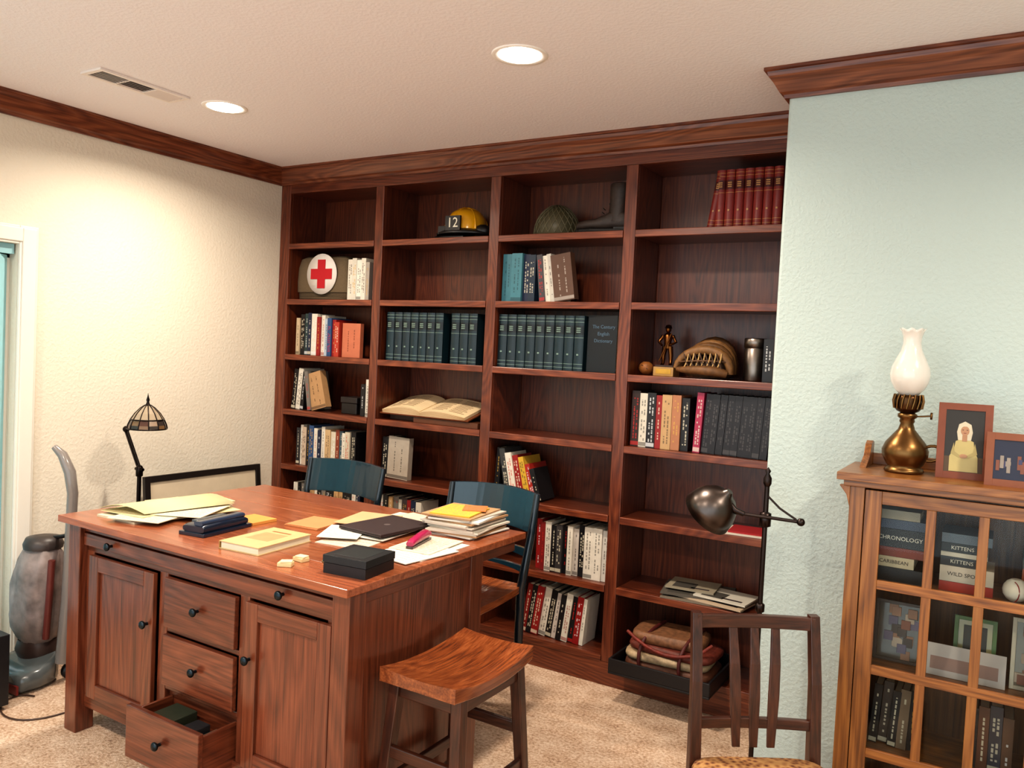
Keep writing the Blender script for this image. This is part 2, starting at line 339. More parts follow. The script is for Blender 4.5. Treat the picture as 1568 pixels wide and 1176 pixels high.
# column 3
books("book_row",-2.425,ZT[1],[(.06,.262,Tl,dict(acc=C(30,60,70))),(.066,.265,C(66,120,132),dict(acc=C(30,60,70))),(.042,.26,Nv),(.04,.255,C(30,44,60)),(.034,.255,C(70,66,70),dict(lean=.12,first=True)),(.03,.25,Wh,dict(lean=.14)),(.026,.26,C(190,184,174),dict(lean=.16)),(.12,.25,C(90,64,50),dict(lean=.16,d=.05,acc=C(180,170,160)))],y=3.8)
books("encyclopedia_set",-2.432,ZT[2],enc(9,.0582),y=3.80)
b=MB([SATIN,PAPER])
b.M=Matrix.Translation((-1.885,3.815,ZT[2]))@Matrix.Rotation(-.10,4,'Z'); dc=C(16,20,26)
b.box(0,.175,0,.003,0,.295,col=dc); b.box(0,.175,.058,.061,0,.295,col=dc); b.box(0,.003,0.003,.058,0,.295,col=dc); b.box(.003,.17,.003,.058,.004,.291,m=1,col=CREAM)
for i,t in enumerate(["The Century","English","Dictionary"]): b.text(t,FRONT(.095,-.0006,.235-i*.036),.026,col=C(80,104,124))
b.M=Matrix.Identity(4)
b.obj("dictionary")
books("book_row",-2.42,ZT[4],[(.03,.27,K,dict(lean=-.05)),(.035,.27,C(60,60,60),dict(lean=.2,first=True)),(.04,.25,Wh,dict(lean=.22)),(.04,.24,Rd,dict(lean=.25)),(.035,.235,Yl,dict(lean=.27)),(.035,.2,C(160,40,30),dict(lean=.3)),(.03,.18,K,dict(lean=.33))])
books("book_row",-2.13,ZT[5],[(.03,.27,Rd),(.028,.26,C(120,30,30)),(.035,.265,C(206,198,186)),(.03,.25,K),(.035,.26,C(60,56,56)),(.03,.255,K),(.03,.26,Wh),(.03,.25,C(190,180,170)),(.035,.275,K),(.05,.27,Wh,dict(acc=K)),(.05,.272,Wh,dict(acc=K)),(.04,.265,C(212,206,196),dict(acc=K))])
books("book_row",-2.20,ZT[6],[(.03,.27,C(120,26,22),dict(lean=-.14)),(.032,.268,K,dict(lean=-.14)),(.04,.27,Rd,dict(lean=-.14)),(.04,.268,Wh,dict(lean=-.14)),(.035,.262,K,dict(lean=-.14)),(.03,.25,C(200,190,180),dict(lean=-.12)),(.03,.25,K,dict(lean=-.12)),(.035,.262,C(210,204,190),dict(lean=-.12,acc=Rd)),(.03,.25,K,dict(lean=-.1)),(.035,.255,C(140,26,26),dict(lean=-.1)),(.022,.25,C(216,210,196),dict(lean=-.08))])
# column 4
rb=dict(acc=C(170,124,66),gold=True,d=.2,dy=0)
books("red_book_set",-1.275,ZT[0],[(.034,.262,C(112,26,20),dict(rb,lean=-.15))]+[(.042,.27,C(116,26,20),dict(rb,gap=.0015)) for _ in range(7)])
books("book_row",-1.615,ZT[3],[(.045,.28,C(50,30,24)),(.04,.27,C(204,196,180)),(.045,.275,K),(.03,.265,Rd),(.05,.27,Tn),(.045,.272,C(170,114,80)),(.04,.26,K)])
books("book_row",-1.285,ZT[3],[(.034,.292,C(160,42,76),dict(lean=-.04,acc=Wh))]+[(.034,.288,C(28,26,30),dict(lean=-.06,acc=C(84,80,80))) for _ in range(9)])
books("book_row",-.975,ZT[2],[(.045,.2,K),(.04,.22,C(60,40,30))])
# open book
b=MB([SATIN,PAPER]); z=ZT[3]
b.box(-3.0,-2.54,3.80,4.04,z,z+.03,col=Br); b.box(-2.995,-2.545,3.803,4.043,z+.004,z+.026,m=1,col=CREAM)
b.box(-3.23,-2.99,3.86,4.05,z,z+.028,col=C(70,40,30))
b.M=Matrix.Translation((0,3.79,z+.034))@Matrix.Rotation(.26,4,'X')
b.box(-3.255,-2.60,0,.27,0,.006,col=C(110,60,34))
for xg,xe,k_ in((-2.95,-3.235,1.),(-2.95,-2.625,.8)):
    zf=lambda t:.008+.062*k_*(math.sin(PI*min(1,.06+.80*t)))**.55*(1-.55*t)
    rr=[]
    for i in range(15):
        t=i/14; x=xg+(xe-xg)*t; rr.append([(x,.004,.0065),(x,.266,.0065),(x,.266,zf(t)),(x,.004,zf(t))])
    b.loft(rr,1,C(214,190,152),smooth=False)
    for q in range(5):
        f=.15+.16*q; b.loft([[(xg+(xe-xg)*t,.0032,.0065+(zf(t)-.0065)*f),(xg+(xe-xg)*t,.0042,.0065+(zf(t)-.0065)*f),(xg+(xe-xg)*t,.0042,.0065+(zf(t)-.0065)*f+.0012),(xg+(xe-xg)*t,.0032,.0065+(zf(t)-.0065)*f+.0012)] for t in [i/10 for i in range(11)]],0,C(170,130,84),smooth=False)
    for q in range(2):
      for j in range(11):
        t0=.22+.37*q; t1=t0+random.uniform(.24,.32)
        y=.04+j*.019; seg=[(xg+(xe-xg)*(t0+(t1-t0)*s_/4),zf(t0+(t1-t0)*s_/4)+.0003) for s_ in range(5)]
        b.loft([[(x,y,zz),(x,y+.005,zz),(x,y+.005,zz+.0006),(x,y,zz+.0006)] for x,zz in seg],0,C(120,96,74),smooth=False)
b.M=Matrix.Identity(4)
b.box(-3.2,-2.65,4.03,4.05,z+.03,z+.10,col=C(70,40,30))
b.obj("open_book")
# magazines, red leaflet
b=MB([PAPER]); z=ZT[5]
for i,(cx,cy,rz,w,d,c) in enumerate([(-1.20,3.90,.08,.40,.26,C(120,110,96)),(-1.16,3.91,-.15,.38,.27,C(186,166,142)),(-1.25,3.92,.2,.34,.26,C(90,84,76)),(-1.10,3.89,-.1,.26,.2,C(200,194,180)),(-1.28,3.93,.1,.24,.2,C(150,140,120))]):
    b.M=Matrix.Translation((cx,cy,z+i*.009))@Matrix.Rotation(rz,4,'Z'); b.box(-w/2,w/2,-d/2,d/2,0,.008,col=c)
    b.box(-w/2+.03,-w/2+.14,-d/2+.02,-d/2+.12,.008,.0084,col=C(70,66,60)); b.box(0,w/2-.03,-d/2+.03,-d/2+.05,.008,.0084,col=C(60,50,50))
b.M=Matrix.Identity(4); b.obj("magazine_stack")
b=MB([PAPER]); z=ZT[4]
b.M=Matrix.Translation((-1.0,3.86,z))@Matrix.Rotation(.1,4,'Z'); b.box(-.12,.11,-.09,.12,0,.006,col=C(214,204,190)); b.box(-.09,.11,-.07,.1,.006,.014,col=C(160,34,40)); b.M=Matrix.Identity(4); b.obj("leaflets")
# ---------------------------------------------------------------- shelf objects
# medic bag
b=MB([CLOTH,MATTE]); z=ZT[1]; ol=C(92,76,56)
def rsec(cx,cy,zz,w,d): return b.ring((cx,cy,zz),(1,0,0),(0,1,0),w,d,24,5)
b.loft([rsec(-3.825,3.92,z,.215,.085),rsec(-3.825,3.92,z+.02,.230,.095),rsec(-3.825,3.92,z+.12,.230,.10),rsec(-3.83,3.92,z+.21,.222,.09),rsec(-3.835,3.925,z+.262,.208,.075),rsec(-3.835,3.93,z+.28,.17,.045)],0,ol)
b.loft([rsec(-3.827,3.915,z+.05,.232,.102),rsec(-3.827,3.915,z+.12,.232,.106),rsec(-3.833,3.915,z+.212,.226,.096),rsec(-3.84,3.92,z+.268,.212,.08),rsec(-3.845,3.925,z+.287,.18,.05)],0,C(106,90,68))
b.lathe([(.0001,.0),(.130,.0),(.130,-.004),(.0001,-.004)],(-3.80,3.806,z+.165),1,C(222,214,206),40,axis=(0,1,0))
for x_,z_ in((.033,.092),(.092,.033)): b.box(-3.80-x_,-3.80+x_,3.7975-(.0004 if x_>.05 else 0),3.8005,z+.165-z_,z+.165+z_,m=1,col=C(176,20,32))
b.tube([(-4.04,3.88,z+.02),(-4.0,3.82,z+.009),(-3.85,3.80,z+.009),(-3.7,3.81,z+.009),(-3.62,3.86,z+.01)],.008,0,ol,8)
b.obj("medic_bag")
# fire helmet
b=MB([GLOSS,SATIN]); cx,cy,z=-2.77,3.93,ZT[0]; ye=C(226,164,28); bk=C(26,24,24)
def ov(zz,rx,ry,n=36): return [Vector((cx+rx*math.cos(2*PI*i/n),cy+ry*math.sin(2*PI*i/n),zz)) for i in range(n)]
b.loft([ov(z+.055,.122,.125),ov(z+.09,.122,.124),ov(z+.13,.112,.113),ov(z+.16,.09,.092),ov(z+.18,.06,.06),ov(z+.188,.02,.02)],0,ye)
b.loft([ov(z+.03,.185,.15),ov(z+.038,.187,.152),ov(z+.06,.123,.126),ov(z+.054,.123,.126)],1,bk)
for k in range(6):
    a=k*PI/3+PI/6; pts=[(cx+.125*math.cos(a)*math.cos(t),cy+.127*math.sin(a)*math.cos(t),z+.06+.133*math.sin(t)) for t in [i*PI/2/8 for i in range(9)]]
    b.tube(pts,.006,0,ye,8)
b.box(cx-.052,cx+.052,cy-.142,cy-.128,z+.045,z+.128,m=1,col=bk); b.text("12",FRONT(cx+.0,cy-.1425,z+.086),.08,0,C(230,226,206))
b.box(cx-.118,cx-.07,cy-.12,cy-.06,z+.03,z+.075,m=1,col=bk)
b.ball((cx+.13,cy-.02,z+.05),.05,1,bk,1.2,1,.8); b.tube([(cx-.18,cy-.02,z+.035),(cx-.15,cy-.1,z+.01),(cx-.06,cy-.12,z+.01),(cx+.06,cy-.11,z+.01)],.008,1,bk,8)
b.ball((cx-.12,cy,z+.028),.03,1,bk,1,1,.9); b.ball((cx+.0,cy+.05,z+.04),.045,1,bk,2,1,.85)
b.obj("firefighter_helmet")
# army helmet with net
b=MB([SATIN]); cx,cy,z=-2.155,3.92,ZT[0]; og=C(70,66,48)
def dome(t,a,r=1.0): 
    return (cx+r*.125*math.cos(t)*math.cos(a),cy+r*.135*math.cos(t)*math.sin(a),z+.012+r*.162*math.sin(t))
n=32; b.loft([[Vector((cx+.135*math.cos(2*PI*i/n),cy+.145*math.sin(2*PI*i/n),z)) for i in range(n)]]+[[Vector(dome(t*PI/2/8,2*PI*i/n)) for i in range(n)] for t in range(8)]+[[Vector(dome(PI/2-.06,2*PI*i/n)) for i in range(n)]],0,og)
for sg in(1,-1):
    for k in range(22): b.tube([dome(t*PI/2/10,2*PI*k/22+sg*t*.1,1.012) for t in range(10)],.0022,0,C(96,90,68),5)
b.obj("army_helmet")
# boots
def boot(b,M):
    o=b.M; b.M=M; blk=C(50,38,32)
    S=[(-.215,.022,.03),(-.2,.036,.042),(-.16,.046,.05),(-.11,.046,.056),(-.06,.042,.075),(-.02,.038,.10),(.03,.038,.10),(.055,.03,.085)]
    b.loft([b.ring((x,0,.022+h/2),(0,1,0),(0,0,1),w,h/2,16,2.6) for x,w,h in S],0,blk)
    b.loft([b.ring((x,y,zz),(1,0,0),(0,1,0),rx,ry,18) for x,y,zz,rx,ry in [(.0,0,.06,.055,.04),(.004,0,.11,.048,.038),(.01,0,.16,.048,.042),(.014,0,.21,.054,.048),(.016,0,.25,.056,.05),(.016,0,.255,.05,.045),(.014,0,.22,.046,.04)]],0,blk)
    b.loft([b.ring((x,0,.012),(0,1,0),(0,0,1),w+.004,.012,14,4) for x,w in [(-.218,.02),(-.19,.04),(-.13,.048),(-.05,.04),(.03,.04),(.06,.03)]],0,C(18,15,14),smooth=False)
    b.box(-.005,.06,-.036,.036,0,.03,col=C(18,15,14))
    for i in range(8): dx=(-.03 if i<3 else .0)+i*.004; b.tube([(-.05+dx,-.02,.085+i*.021),(-.056+dx,0,.092+i*.021),(-.05+dx,.02,.085+i*.021)],.003,0,C(70,58,50),5)
    b.M=o
b=MB([LEATHER]); boot(b,Matrix.Translation((-1.775,3.86,ZT[0]))@Matrix.Rotation(.1,4,'Z')); boot(b,Matrix.Translation((-1.80,3.99,ZT[0]))@Matrix.Rotation(-.15,4,'Z')); b.obj("pair_of_boots")
# small leather ball, trophy, glove, tin
b=MB([LEATHER]); b.ball((-1.585,3.90,ZT[2]+.036),.036,0,C(150,92,40),1.05,1,.95); b.tube([(-1.62,3.885,ZT[2]+.04),(-1.595,3.868,ZT[2]+.05),(-1.565,3.868,ZT[2]+.03)],.002,0,C(70,40,20),5); b.obj("leather_ball")
b=MB([METAL,SATIN]); z=ZT[2]; cx,cy=-1.487,3.93; g=C(200,150,70); br=C(120,76,40)
b.box(cx-.053,cx+.053,cy-.045,cy+.045,z,z+.045,m=1,col=C(180,138,80)); b.box(cx-.047,cx+.047,cy-.038,cy+.038,z+.045,z+.055,m=1,col=C(60,34,20)); b.box(cx-.04,cx+.04,cy-.0465,cy-.045,z+.01,z+.035,m=0,col=g)
t=z+.055
for sg in(-1,1): b.tube([(cx+sg*.022,cy-.01,t),(cx+sg*.02,cy,t+.01),(cx+sg*.02,cy,t+.05),(cx+sg*.013,cy,t+.095)],[.009,.008,.012,.014],0,br,10)
b.tube([(cx,cy,t+.085),(cx,cy,t+.12),(cx,cy,t+.15),(cx,cy,t+.165)],[.02,.018,.026,.01],0,br,12); b.ball((cx,cy,t+.182),.016,0,br,.9,1,1.15); b.lathe([(.022,0),(.016,.004),(.014,.014),(.003,.018)],(cx,cy,t+.188),0,br,14)
for sg in(-1,1): b.tube([(cx+sg*.026,cy,t+.15),(cx+sg*.045,cy-.006,t+.118),(cx+sg*.02,cy-.03,t+.1)],[.009,.008,.006],0,br,8)
b.tube([(cx-.03,cy-.03,t+.02),(cx+.03,cy-.035,t+.16)],.004,0,br,8)
b.obj("trophy_figurine")
b=MB([LEATHER]); cx,cy,z=-1.262,3.90,ZT[2]; lt=C(128,90,50); ld=C(80,52,30)
def bez(p,n=9):
    p=[Vector(q) for q in p]; out=[]
    for i in range(n):
        t=i/(n-1); q=p[:]
        while len(q)>1: q=[q[j].lerp(q[j+1],t) for j in range(len(q)-1)]
        out.append(q[0])
    return out
b.loft([b.ring((cx+x,cy+.02,z+zz),(1,0,0),(0,1,0),rx,ry,20,2.3) for x,zz,rx,ry in [(0,.004,.10,.07),(0,.03,.13,.085),(.005,.07,.12,.08),(.01,.10,.09,.06),(.015,.12,.05,.035)]],0,ld)
for i in range(4):
    y=cy-.07+.045*i; hh=.155+.018*i; sx=.128-.006*i
    b.tube(bez([(cx+sx,y+.01,z+.026),(cx+sx+.01,y,z+hh*.9),(cx+.01,y,z+hh*1.15),(cx-sx*.9,y-.01,z+hh*.85),(cx-sx-.01,y-.01,z+.045)],13),[.017,.020,.022,.023,.024,.024,.024,.023,.022,.021,.019,.016,.011],0,(lt,C(112,76,40),C(136,96,54),C(100,66,34))[i],10)
b.tube(bez([(cx+.12,cy-.09,z+.026),(cx+.06,cy-.13,z+.05),(cx-.05,cy-.13,z+.035),(cx-.125,cy-.085,z+.04)],9),[.019,.022,.024,.024,.022,.021,.019,.016,.011],0,C(110,74,40),10)
for i in range(7):
    x=cx-.085+i*.027; b.tube(bez([(x,cy-.11,z+.045),(x+.02,cy-.113,z+.08),(x+.015,cy-.09,z+.122)],7),.0038,0,C(186,150,96),6); b.tube(bez([(x+.027,cy-.11,z+.045),(x+.01,cy-.115,z+.08),(x-.01,cy-.09,z+.122)],7),.0038,0,C(66,42,24),6)
b.tube(bez([(cx-.12,cy-.09,z+.075),(cx,cy-.13,z+.09),(cx+.12,cy-.08,z+.085)],9),.005,0,C(90,58,32),6)
b.obj("baseball_glove")
b=MB([METAL]); b.lathe([(.001,0),(.05,0),(.052,.004),(.052,.15),(.049,.154),(.049,.158),(.054,.16),(.054,.2),(.05,.205),(.001,.206)],(-1.04,3.92,ZT[2]),0,C(140,130,122),32); b.obj("metal_canister")
# tray with leather pouches
b=MB([SATIN]); z=ZT[6]; 
b.box(-1.56,-1.06,3.56,4.0,z,z+.012,col=K); b.box(-1.56,-1.06,3.56,3.572,z+.012,z+.075,col=K); b.box(-1.56,-1.548,3.572,3.99,z+.012,z+.075,col=K); b.box(-1.072,-1.06,3.572,3.99,z+.012,z+.075,col=K); b.box(-1.56,-1.06,3.99,4.0,z+.012,z+.075,col=K)
b.obj("storage_tray",.003)
b=MB([LEATHER]); 
def pillow(cx,cy,zz,w,d,h,col,rz=0):
    o=b.M; b.M=Matrix.Translation((cx,cy,zz))@Matrix.Rotation(rz,4,'Z')
    b.loft([b.ring((0,0,t*h),(1,0,0),(0,1,0),w/2*s_,d/2*s_,28,4.5) for t,s_ in [(0,.9),(.15,.98),(.5,1),(.85,.98),(1,.88)]],0,col); b.M=o
pillow(-1.31,3.78,z+.0125,.44,.30,.055,C(104,62,42),.0); pillow(-1.32,3.77,z+.068,.42,.28,.04,C(176,152,120),.05); pillow(-1.30,3.78,z+.108,.43,.28,.04,C(106,46,34),-.06); pillow(-1.33,3.79,z+.148,.36,.25,.05,C(128,88,60),.08)
for x in(-1.42,-1.22): b.tube(bez([(x,3.62,z+.03),(x-.02,3.60,z+.12),(x,3.62,z+.2),(x+.02,3.72,z+.215),(x+.02,3.88,z+.205)]),.009,0,C(80,26,22),8)
b.tube(bez([(-1.5,3.64,z+.2),(-1.4,3.58,z+.17),(-1.3,3.6,z+.1),(-1.15,3.6,z+.14),(-1.1,3.7,z+.2)]),.008,0,C(120,42,30),8)
b.obj("leather_pouch_stack")
# ---------------------------------------------------------------- desk
b=MB(DK+DT+[METAL,SATIN]); T=.91; X0,X1,Y0,Y1=-3.345,-1.722,1.885,2.99; yf=1.952
nb=6; wd=(Y1-Y0-.0)/nb
for i in range(nb): b.wbox(X0,X1,Y0+i*wd,Y0+(i+1)*wd-.0004,T-.028,T,m=3)
lx0,lx1=-3.31,-3.23; rx0,rx1=-1.81,-1.735; ybk=2.68
for a,c in((lx0,lx1),(rx0,rx1)):
    b.wbox(a,c,1.915,1.995,0,T-.028); b.wbox(a,c,ybk-.08,ybk,0,T-.028)
b.wbox(lx1,rx0,yf-.015,yf+.01,T-.06,T-.028)
b.wbox(lx1+.004,rx0-.004,yf-.022,yf,.795,.846)
b.wbox(lx1,rx0,yf,yf+.02,.765,.80); b.wbox(lx1,rx0,yf-.002,yf+.02,.105,.16)
for a in(-3.232,-2.745,-2.285,-1.86): b.wbox(a,a+.05,yf-.002,yf+.02,.16,.77)
b.wbox(-2.695,-2.285,yf-.001,yf+.02,.545,.565); b.wbox(-2.695,-2.285,yf-.001,yf+.02,.32,.34)
b.wbox(lx1,rx0,yf+.02,yf+.035,.11,.34)
b.wbox(lx0+.012,lx0+.032,1.99,ybk-.06,.10,T-.028); b.wbox(rx1-.03,rx1-.012,1.99,ybk-.06,.10,T-.028)
b.wbox(lx1,rx0,ybk-.03,ybk-.012,.10,T-.028); b.wbox(lx1,rx0,yf+.03,ybk-.03,.11,.13)
for a in (lx0+.01,rx1-.04): b.wbox(a,a+.03,1.99,2.94,T-.075,T-.028)
def door(x0,x1,z0,z1,y):
    f=.062
    b.wbox(x0,x0+f,y-.02,y,z0,z1); b.wbox(x1-f,x1,y-.02,y,z0,z1); b.wbox(x0+f,x1-f,y-.02,y,z1-f,z1); b.wbox(x0+f,x1-f,y-.02,y,z0,z0+f)
    b.box(x0+f,x1-f,y-.008,y,z0+f,z1-f,m=2,col=(1.05,1,1,1))
def knob(x,y,z): b.lathe([(.006,0),(.006,.012),(.015,.018),(.017,.026),(.011,.031),(.001,.032)],(x,y,z),6,C(52,60,66),18,axis=(0,-1,0))
door(-3.185,-2.755,.165,.76,yf-.003); door(-2.235,-1.825,.165,.76,yf-.003); knob(-2.785,yf-.023,.56); knob(-2.205,yf-.023,.56)
b.wbox(-2.690,-2.290,yf-.022,yf,.57,.76); knob(-2.49,yf-.022,.67); b.wbox(-2.690,-2.290,yf-.022,yf,.345,.54); knob(-2.49,yf-.022,.445)
dy=yf-.14
b.wbox(-2.695,-2.285,dy-.022,dy,.12,.315); knob(-2.49,dy-.022,.225)
b.wbox(-2.68,-2.668,dy,yf+.02,.135,.295); b.wbox(-2.312,-2.30,dy,yf+.02,.135,.295); b.wbox(-2.68,-2.30,dy,yf+.02,.13,.14)
b.box(-2.62,-2.50,dy+.01,yf,.14,.285,m=7,col=C(50,56,44)); b.box(-2.47,-2.40,dy+.02,yf-.02,.14,.27,m=7,col=C(40,40,44)); b.box(-2.39,-2.33,dy+.02,yf,.14,.25,m=7,col=C(110,104,90))
knob(-3.03,yf-.022,.822); knob(-2.05,yf-.022,.822)
b.obj("desk",.003)
# ---------------------------------------------------------------- desk top items
def lines(b,cx,cy,rz,w,d,z,n,col=(.25,.22,.2,1)):
    o=b.M; b.M=Matrix.Translation((cx,cy,z))@Matrix.Rotation(rz,4,'Z')
    for i in range(n):
        y=d/2-d*(i+1)/(n+1); x=-w*.42
        while x<w*.38:
            l=random.uniform(.01,.05); b.box(x,min(x+l,w*.4),y-.0012,y+.0012,0,.0004,col=col); x+=l+.006
    b.M=o
def sheet(b,cx,cy,rz,w,d,z,h,col,nl=0):
    o=b.M; b.M=Matrix.Translation((cx,cy,z))@Matrix.Rotation(rz,4,'Z'); b.box(-w/2,w/2,-d/2,d/2,0,h,col=col); b.M=o
    if nl: lines(b,cx,cy,rz,w,d,z+h,nl)
YP=C(204,192,148)
b=MB([PAPER]); zz=T
for i,(cx,cy,rz,w,d,c) in enumerate([(-3.10,2.16,.05,.24,.36,C(204,194,166)),(-3.02,2.26,-.12,.26,.38,YP),(-3.14,2.26,.18,.24,.36,C(196,188,150)),(-3.02,2.12,.32,.24,.3,C(212,204,178)),(-3.12,2.20,.1,.25,.38,YP),(-2.97,2.26,.45,.22,.3,C(216,208,180)),(-3.12,2.36,-.2,.22,.32,C(200,190,150))]):
    sheet(b,cx,cy,rz,w,d,zz,.003+(i==0)*.006,c,11 if i>2 else 0); zz+=.0031+(i==0)*.006
rings=[]
for i in range(8):
    t=i/7; rings.append([(-3.24+.24*t,2.0+.05*t,zz+.03*math.sin(PI*t)*.8),(-3.16+.24*t,2.40+.04*t,zz+.03*math.sin(PI*t)+.004),(-3.16+.24*t,2.40+.04*t,zz+.03*math.sin(PI*t)+.005),(-3.24+.24*t,2.0+.05*t,zz+.03*math.sin(PI*t)*.8+.001)])
b.loft(rings,0,YP); b.obj("legal_pad_papers")
# hole punch
b=MB([GLOSS,METAL]); M=Matrix.Translation((-2.665,2.14,T))@Matrix.Rotation(.12,4,'Z'); b.M=M; nv=C(22,34,52)
b.box(-.065,.065,-.13,.13,0,.014,col=nv)
b.loft([b.ring((0,y,.026),(1,0,0),(0,0,1),.055,hh,16,4) for y,hh in [(-.12,.012),(-.11,.018),(0,.022),(.11,.018),(.12,.012)]],0,nv)
b.loft([b.ring((.02,y,.048),(1,0,0),(0,0,1),.022,.009,12,3) for y in(-.115,-.10,.10,.115)],0,C(44,58,80)); b.box(-.05,-.02,-.08,.08,.04,.05,m=1,col=C(120,130,140))
b.M=Matrix.Identity(4); b.obj("hole_punch",.002)
b=MB([PAPER]); sheet(b,-2.69,2.35,.0,.14,.13,T,.012,C(206,144,72)); b.obj("sticky_note_pad",.001)
b=MB([SATIN,PAPER]); b.M=Matrix.Translation((-2.34,2.11,T))@Matrix.Rotation(.08,4,'Z')
b.box(-.095,.095,-.14,.14,0,.003,col=C(196,172,128)); b.box(-.09,.091,-.136,.136,.003,.026,m=1,col=C(216,206,182)); b.box(-.095,.095,-.14,.14,.026,.029,col=C(204,174,126)); b.box(-.098,-.095,-.14,.14,0,.029,col=C(180,142,86))
b.box(-.06,.05,-.05,.06,.029,.0294,col=C(190,148,104)); b.box(-.05,.04,.08,.092,.029,.0294,col=C(150,100,60)); b.M=Matrix.Identity(4); b.obj("hardcover_book",.001)
b=MB([PAPER]); sheet(b,-2.465,2.49,.1,.17,.2,T,.006,C(186,122,76)); sheet(b,-2.465,2.49,.14,.165,.19,T+.006,.003,C(196,132,86)); b.obj("notepad",.001)
b=MB([PAPER]); zz=T
for i,(cx,cy,rz,w,d,c) in enumerate([(-2.155,2.42,.15,.21,.3,C(206,188,166)),(-2.24,2.62,-.1,.24,.32,C(196,172,140)),(-2.22,2.80,.1,.24,.24,C(212,202,188)),(-2.15,2.56,.1,.20,.3,C(216,208,194)),(-2.20,2.76,-.15,.22,.3,C(208,188,164)),(-2.24,2.42,.5,.16,.22,C(218,212,202)),(-2.32,2.66,.25,.2,.26,C(190,160,120))]):
    sheet(b,cx,cy,rz,w,d,zz,.0025,c,8 if i in(0,3,5) else 0); zz+=.0026
b.obj("loose_papers")
zl=zz
b=MB([vc("laptop_metal",.42,.4)]); b.M=Matrix.Translation((-2.155,2.585,zl+.001))@Matrix.Rotation(-.08,4,'Z'); b.box(-.12,.12,-.155,.155,0,.007,col=C(64,56,58)); b.box(-.12,.12,-.155,.155,.0075,.012,col=C(72,62,64)); b.ball((0,0,.012),.014,0,C(110,100,100),1,1,.04); b.box(-.10,.10,.150,.156,.002,.009,col=C(20,18,18)); b.M=Matrix.Identity(4); b.obj("laptop",.002)
b=MB([PAPER]); zz=T
for i,(cx,cy,rz,w,d,c) in enumerate([(-1.86,2.46,.02,.20,.32,C(218,210,196)),(-1.85,2.38,-.12,.2,.28,C(220,214,202)),(-1.88,2.50,.1,.18,.26,C(208,194,172))]): sheet(b,cx,cy,rz,w,d,zz,.003,c,11); zz+=.0031
b.obj("printed_pages")
b=MB([GLOSS,METAL]); b.M=Matrix.Translation((-1.905,2.48,zz+.001))@Matrix.Rotation(.25,4,'Z'); pk=C(160,38,82)
b.box(-.014,.014,-.09,.09,0,.008,m=0,col=C(60,50,54)); b.loft([b.ring((0,y,.02+q),(1,0,0),(0,0,1),.016,h,12,3) for y,q,h in [(-.085,-.004,.008),(-.07,.0,.012),(0,.006,.015),(.06,.008,.017),(.085,.004,.012)]],0,pk); b.box(-.008,.008,-.08,.08,.009,.013,m=1,col=C(190,190,190)); b.M=Matrix.Identity(4); b.obj("stapler")
b=MB([PAPER]); zz=T
for i in range(13):
    c=random.choice([C(216,208,194),C(204,194,180),C(180,170,158),C(218,214,204),C(170,134,98)]); h=random.uniform(.004,.009); sheet(b,-1.93+random.uniform(-.016,.016),2.828+random.uniform(-.012,.012),.08+random.uniform(-.13,.13),.23,.285,zz,h,c); zz+=h+.0003
sheet(b,-1.94,2.80,.2,.18,.22,zz,.006,C(206,168,62),8); sheet(b,-1.91,2.87,.5,.10,.12,zz+.006,.003,C(186,112,56),4); b.obj("paper_stack")
b=MB([SATIN]); b.M=Matrix.Translation((-1.845,2.075,T))@Matrix.Rotation(.12,4,'Z'); b.box(-.085,.085,-.085,.085,0,.035,col=C(20,20,24)); b.box(-.087,.087,-.087,.087,.037,.062,col=C(24,30,34)); b.box(-.06,.06,-.06,.06,.062,.0625,col=C(34,42,44)); b.M=Matrix.Identity(4); b.obj("jewelry_box",.004)
for (cx,cy,rz) in((-2.07,1.955,.5),(-2.08,2.035,-.1)):
    b=MB([PAPER]); sheet(b,cx,cy,rz,.05,.035,T,.014,C(220,194,146)); sheet(b,cx+.004,cy,rz+.2,.04,.03,T+.014,.006,C(226,206,166)); b.obj("eraser",.002)
b=MB([METAL]); b.tube([(-2.0+.022*math.cos(a*PI/8),2.09+.022*math.sin(a*PI/8),T+.003) for a in range(16)],.003,0,C(180,160,120),6,closed=True); b.obj("key_ring")
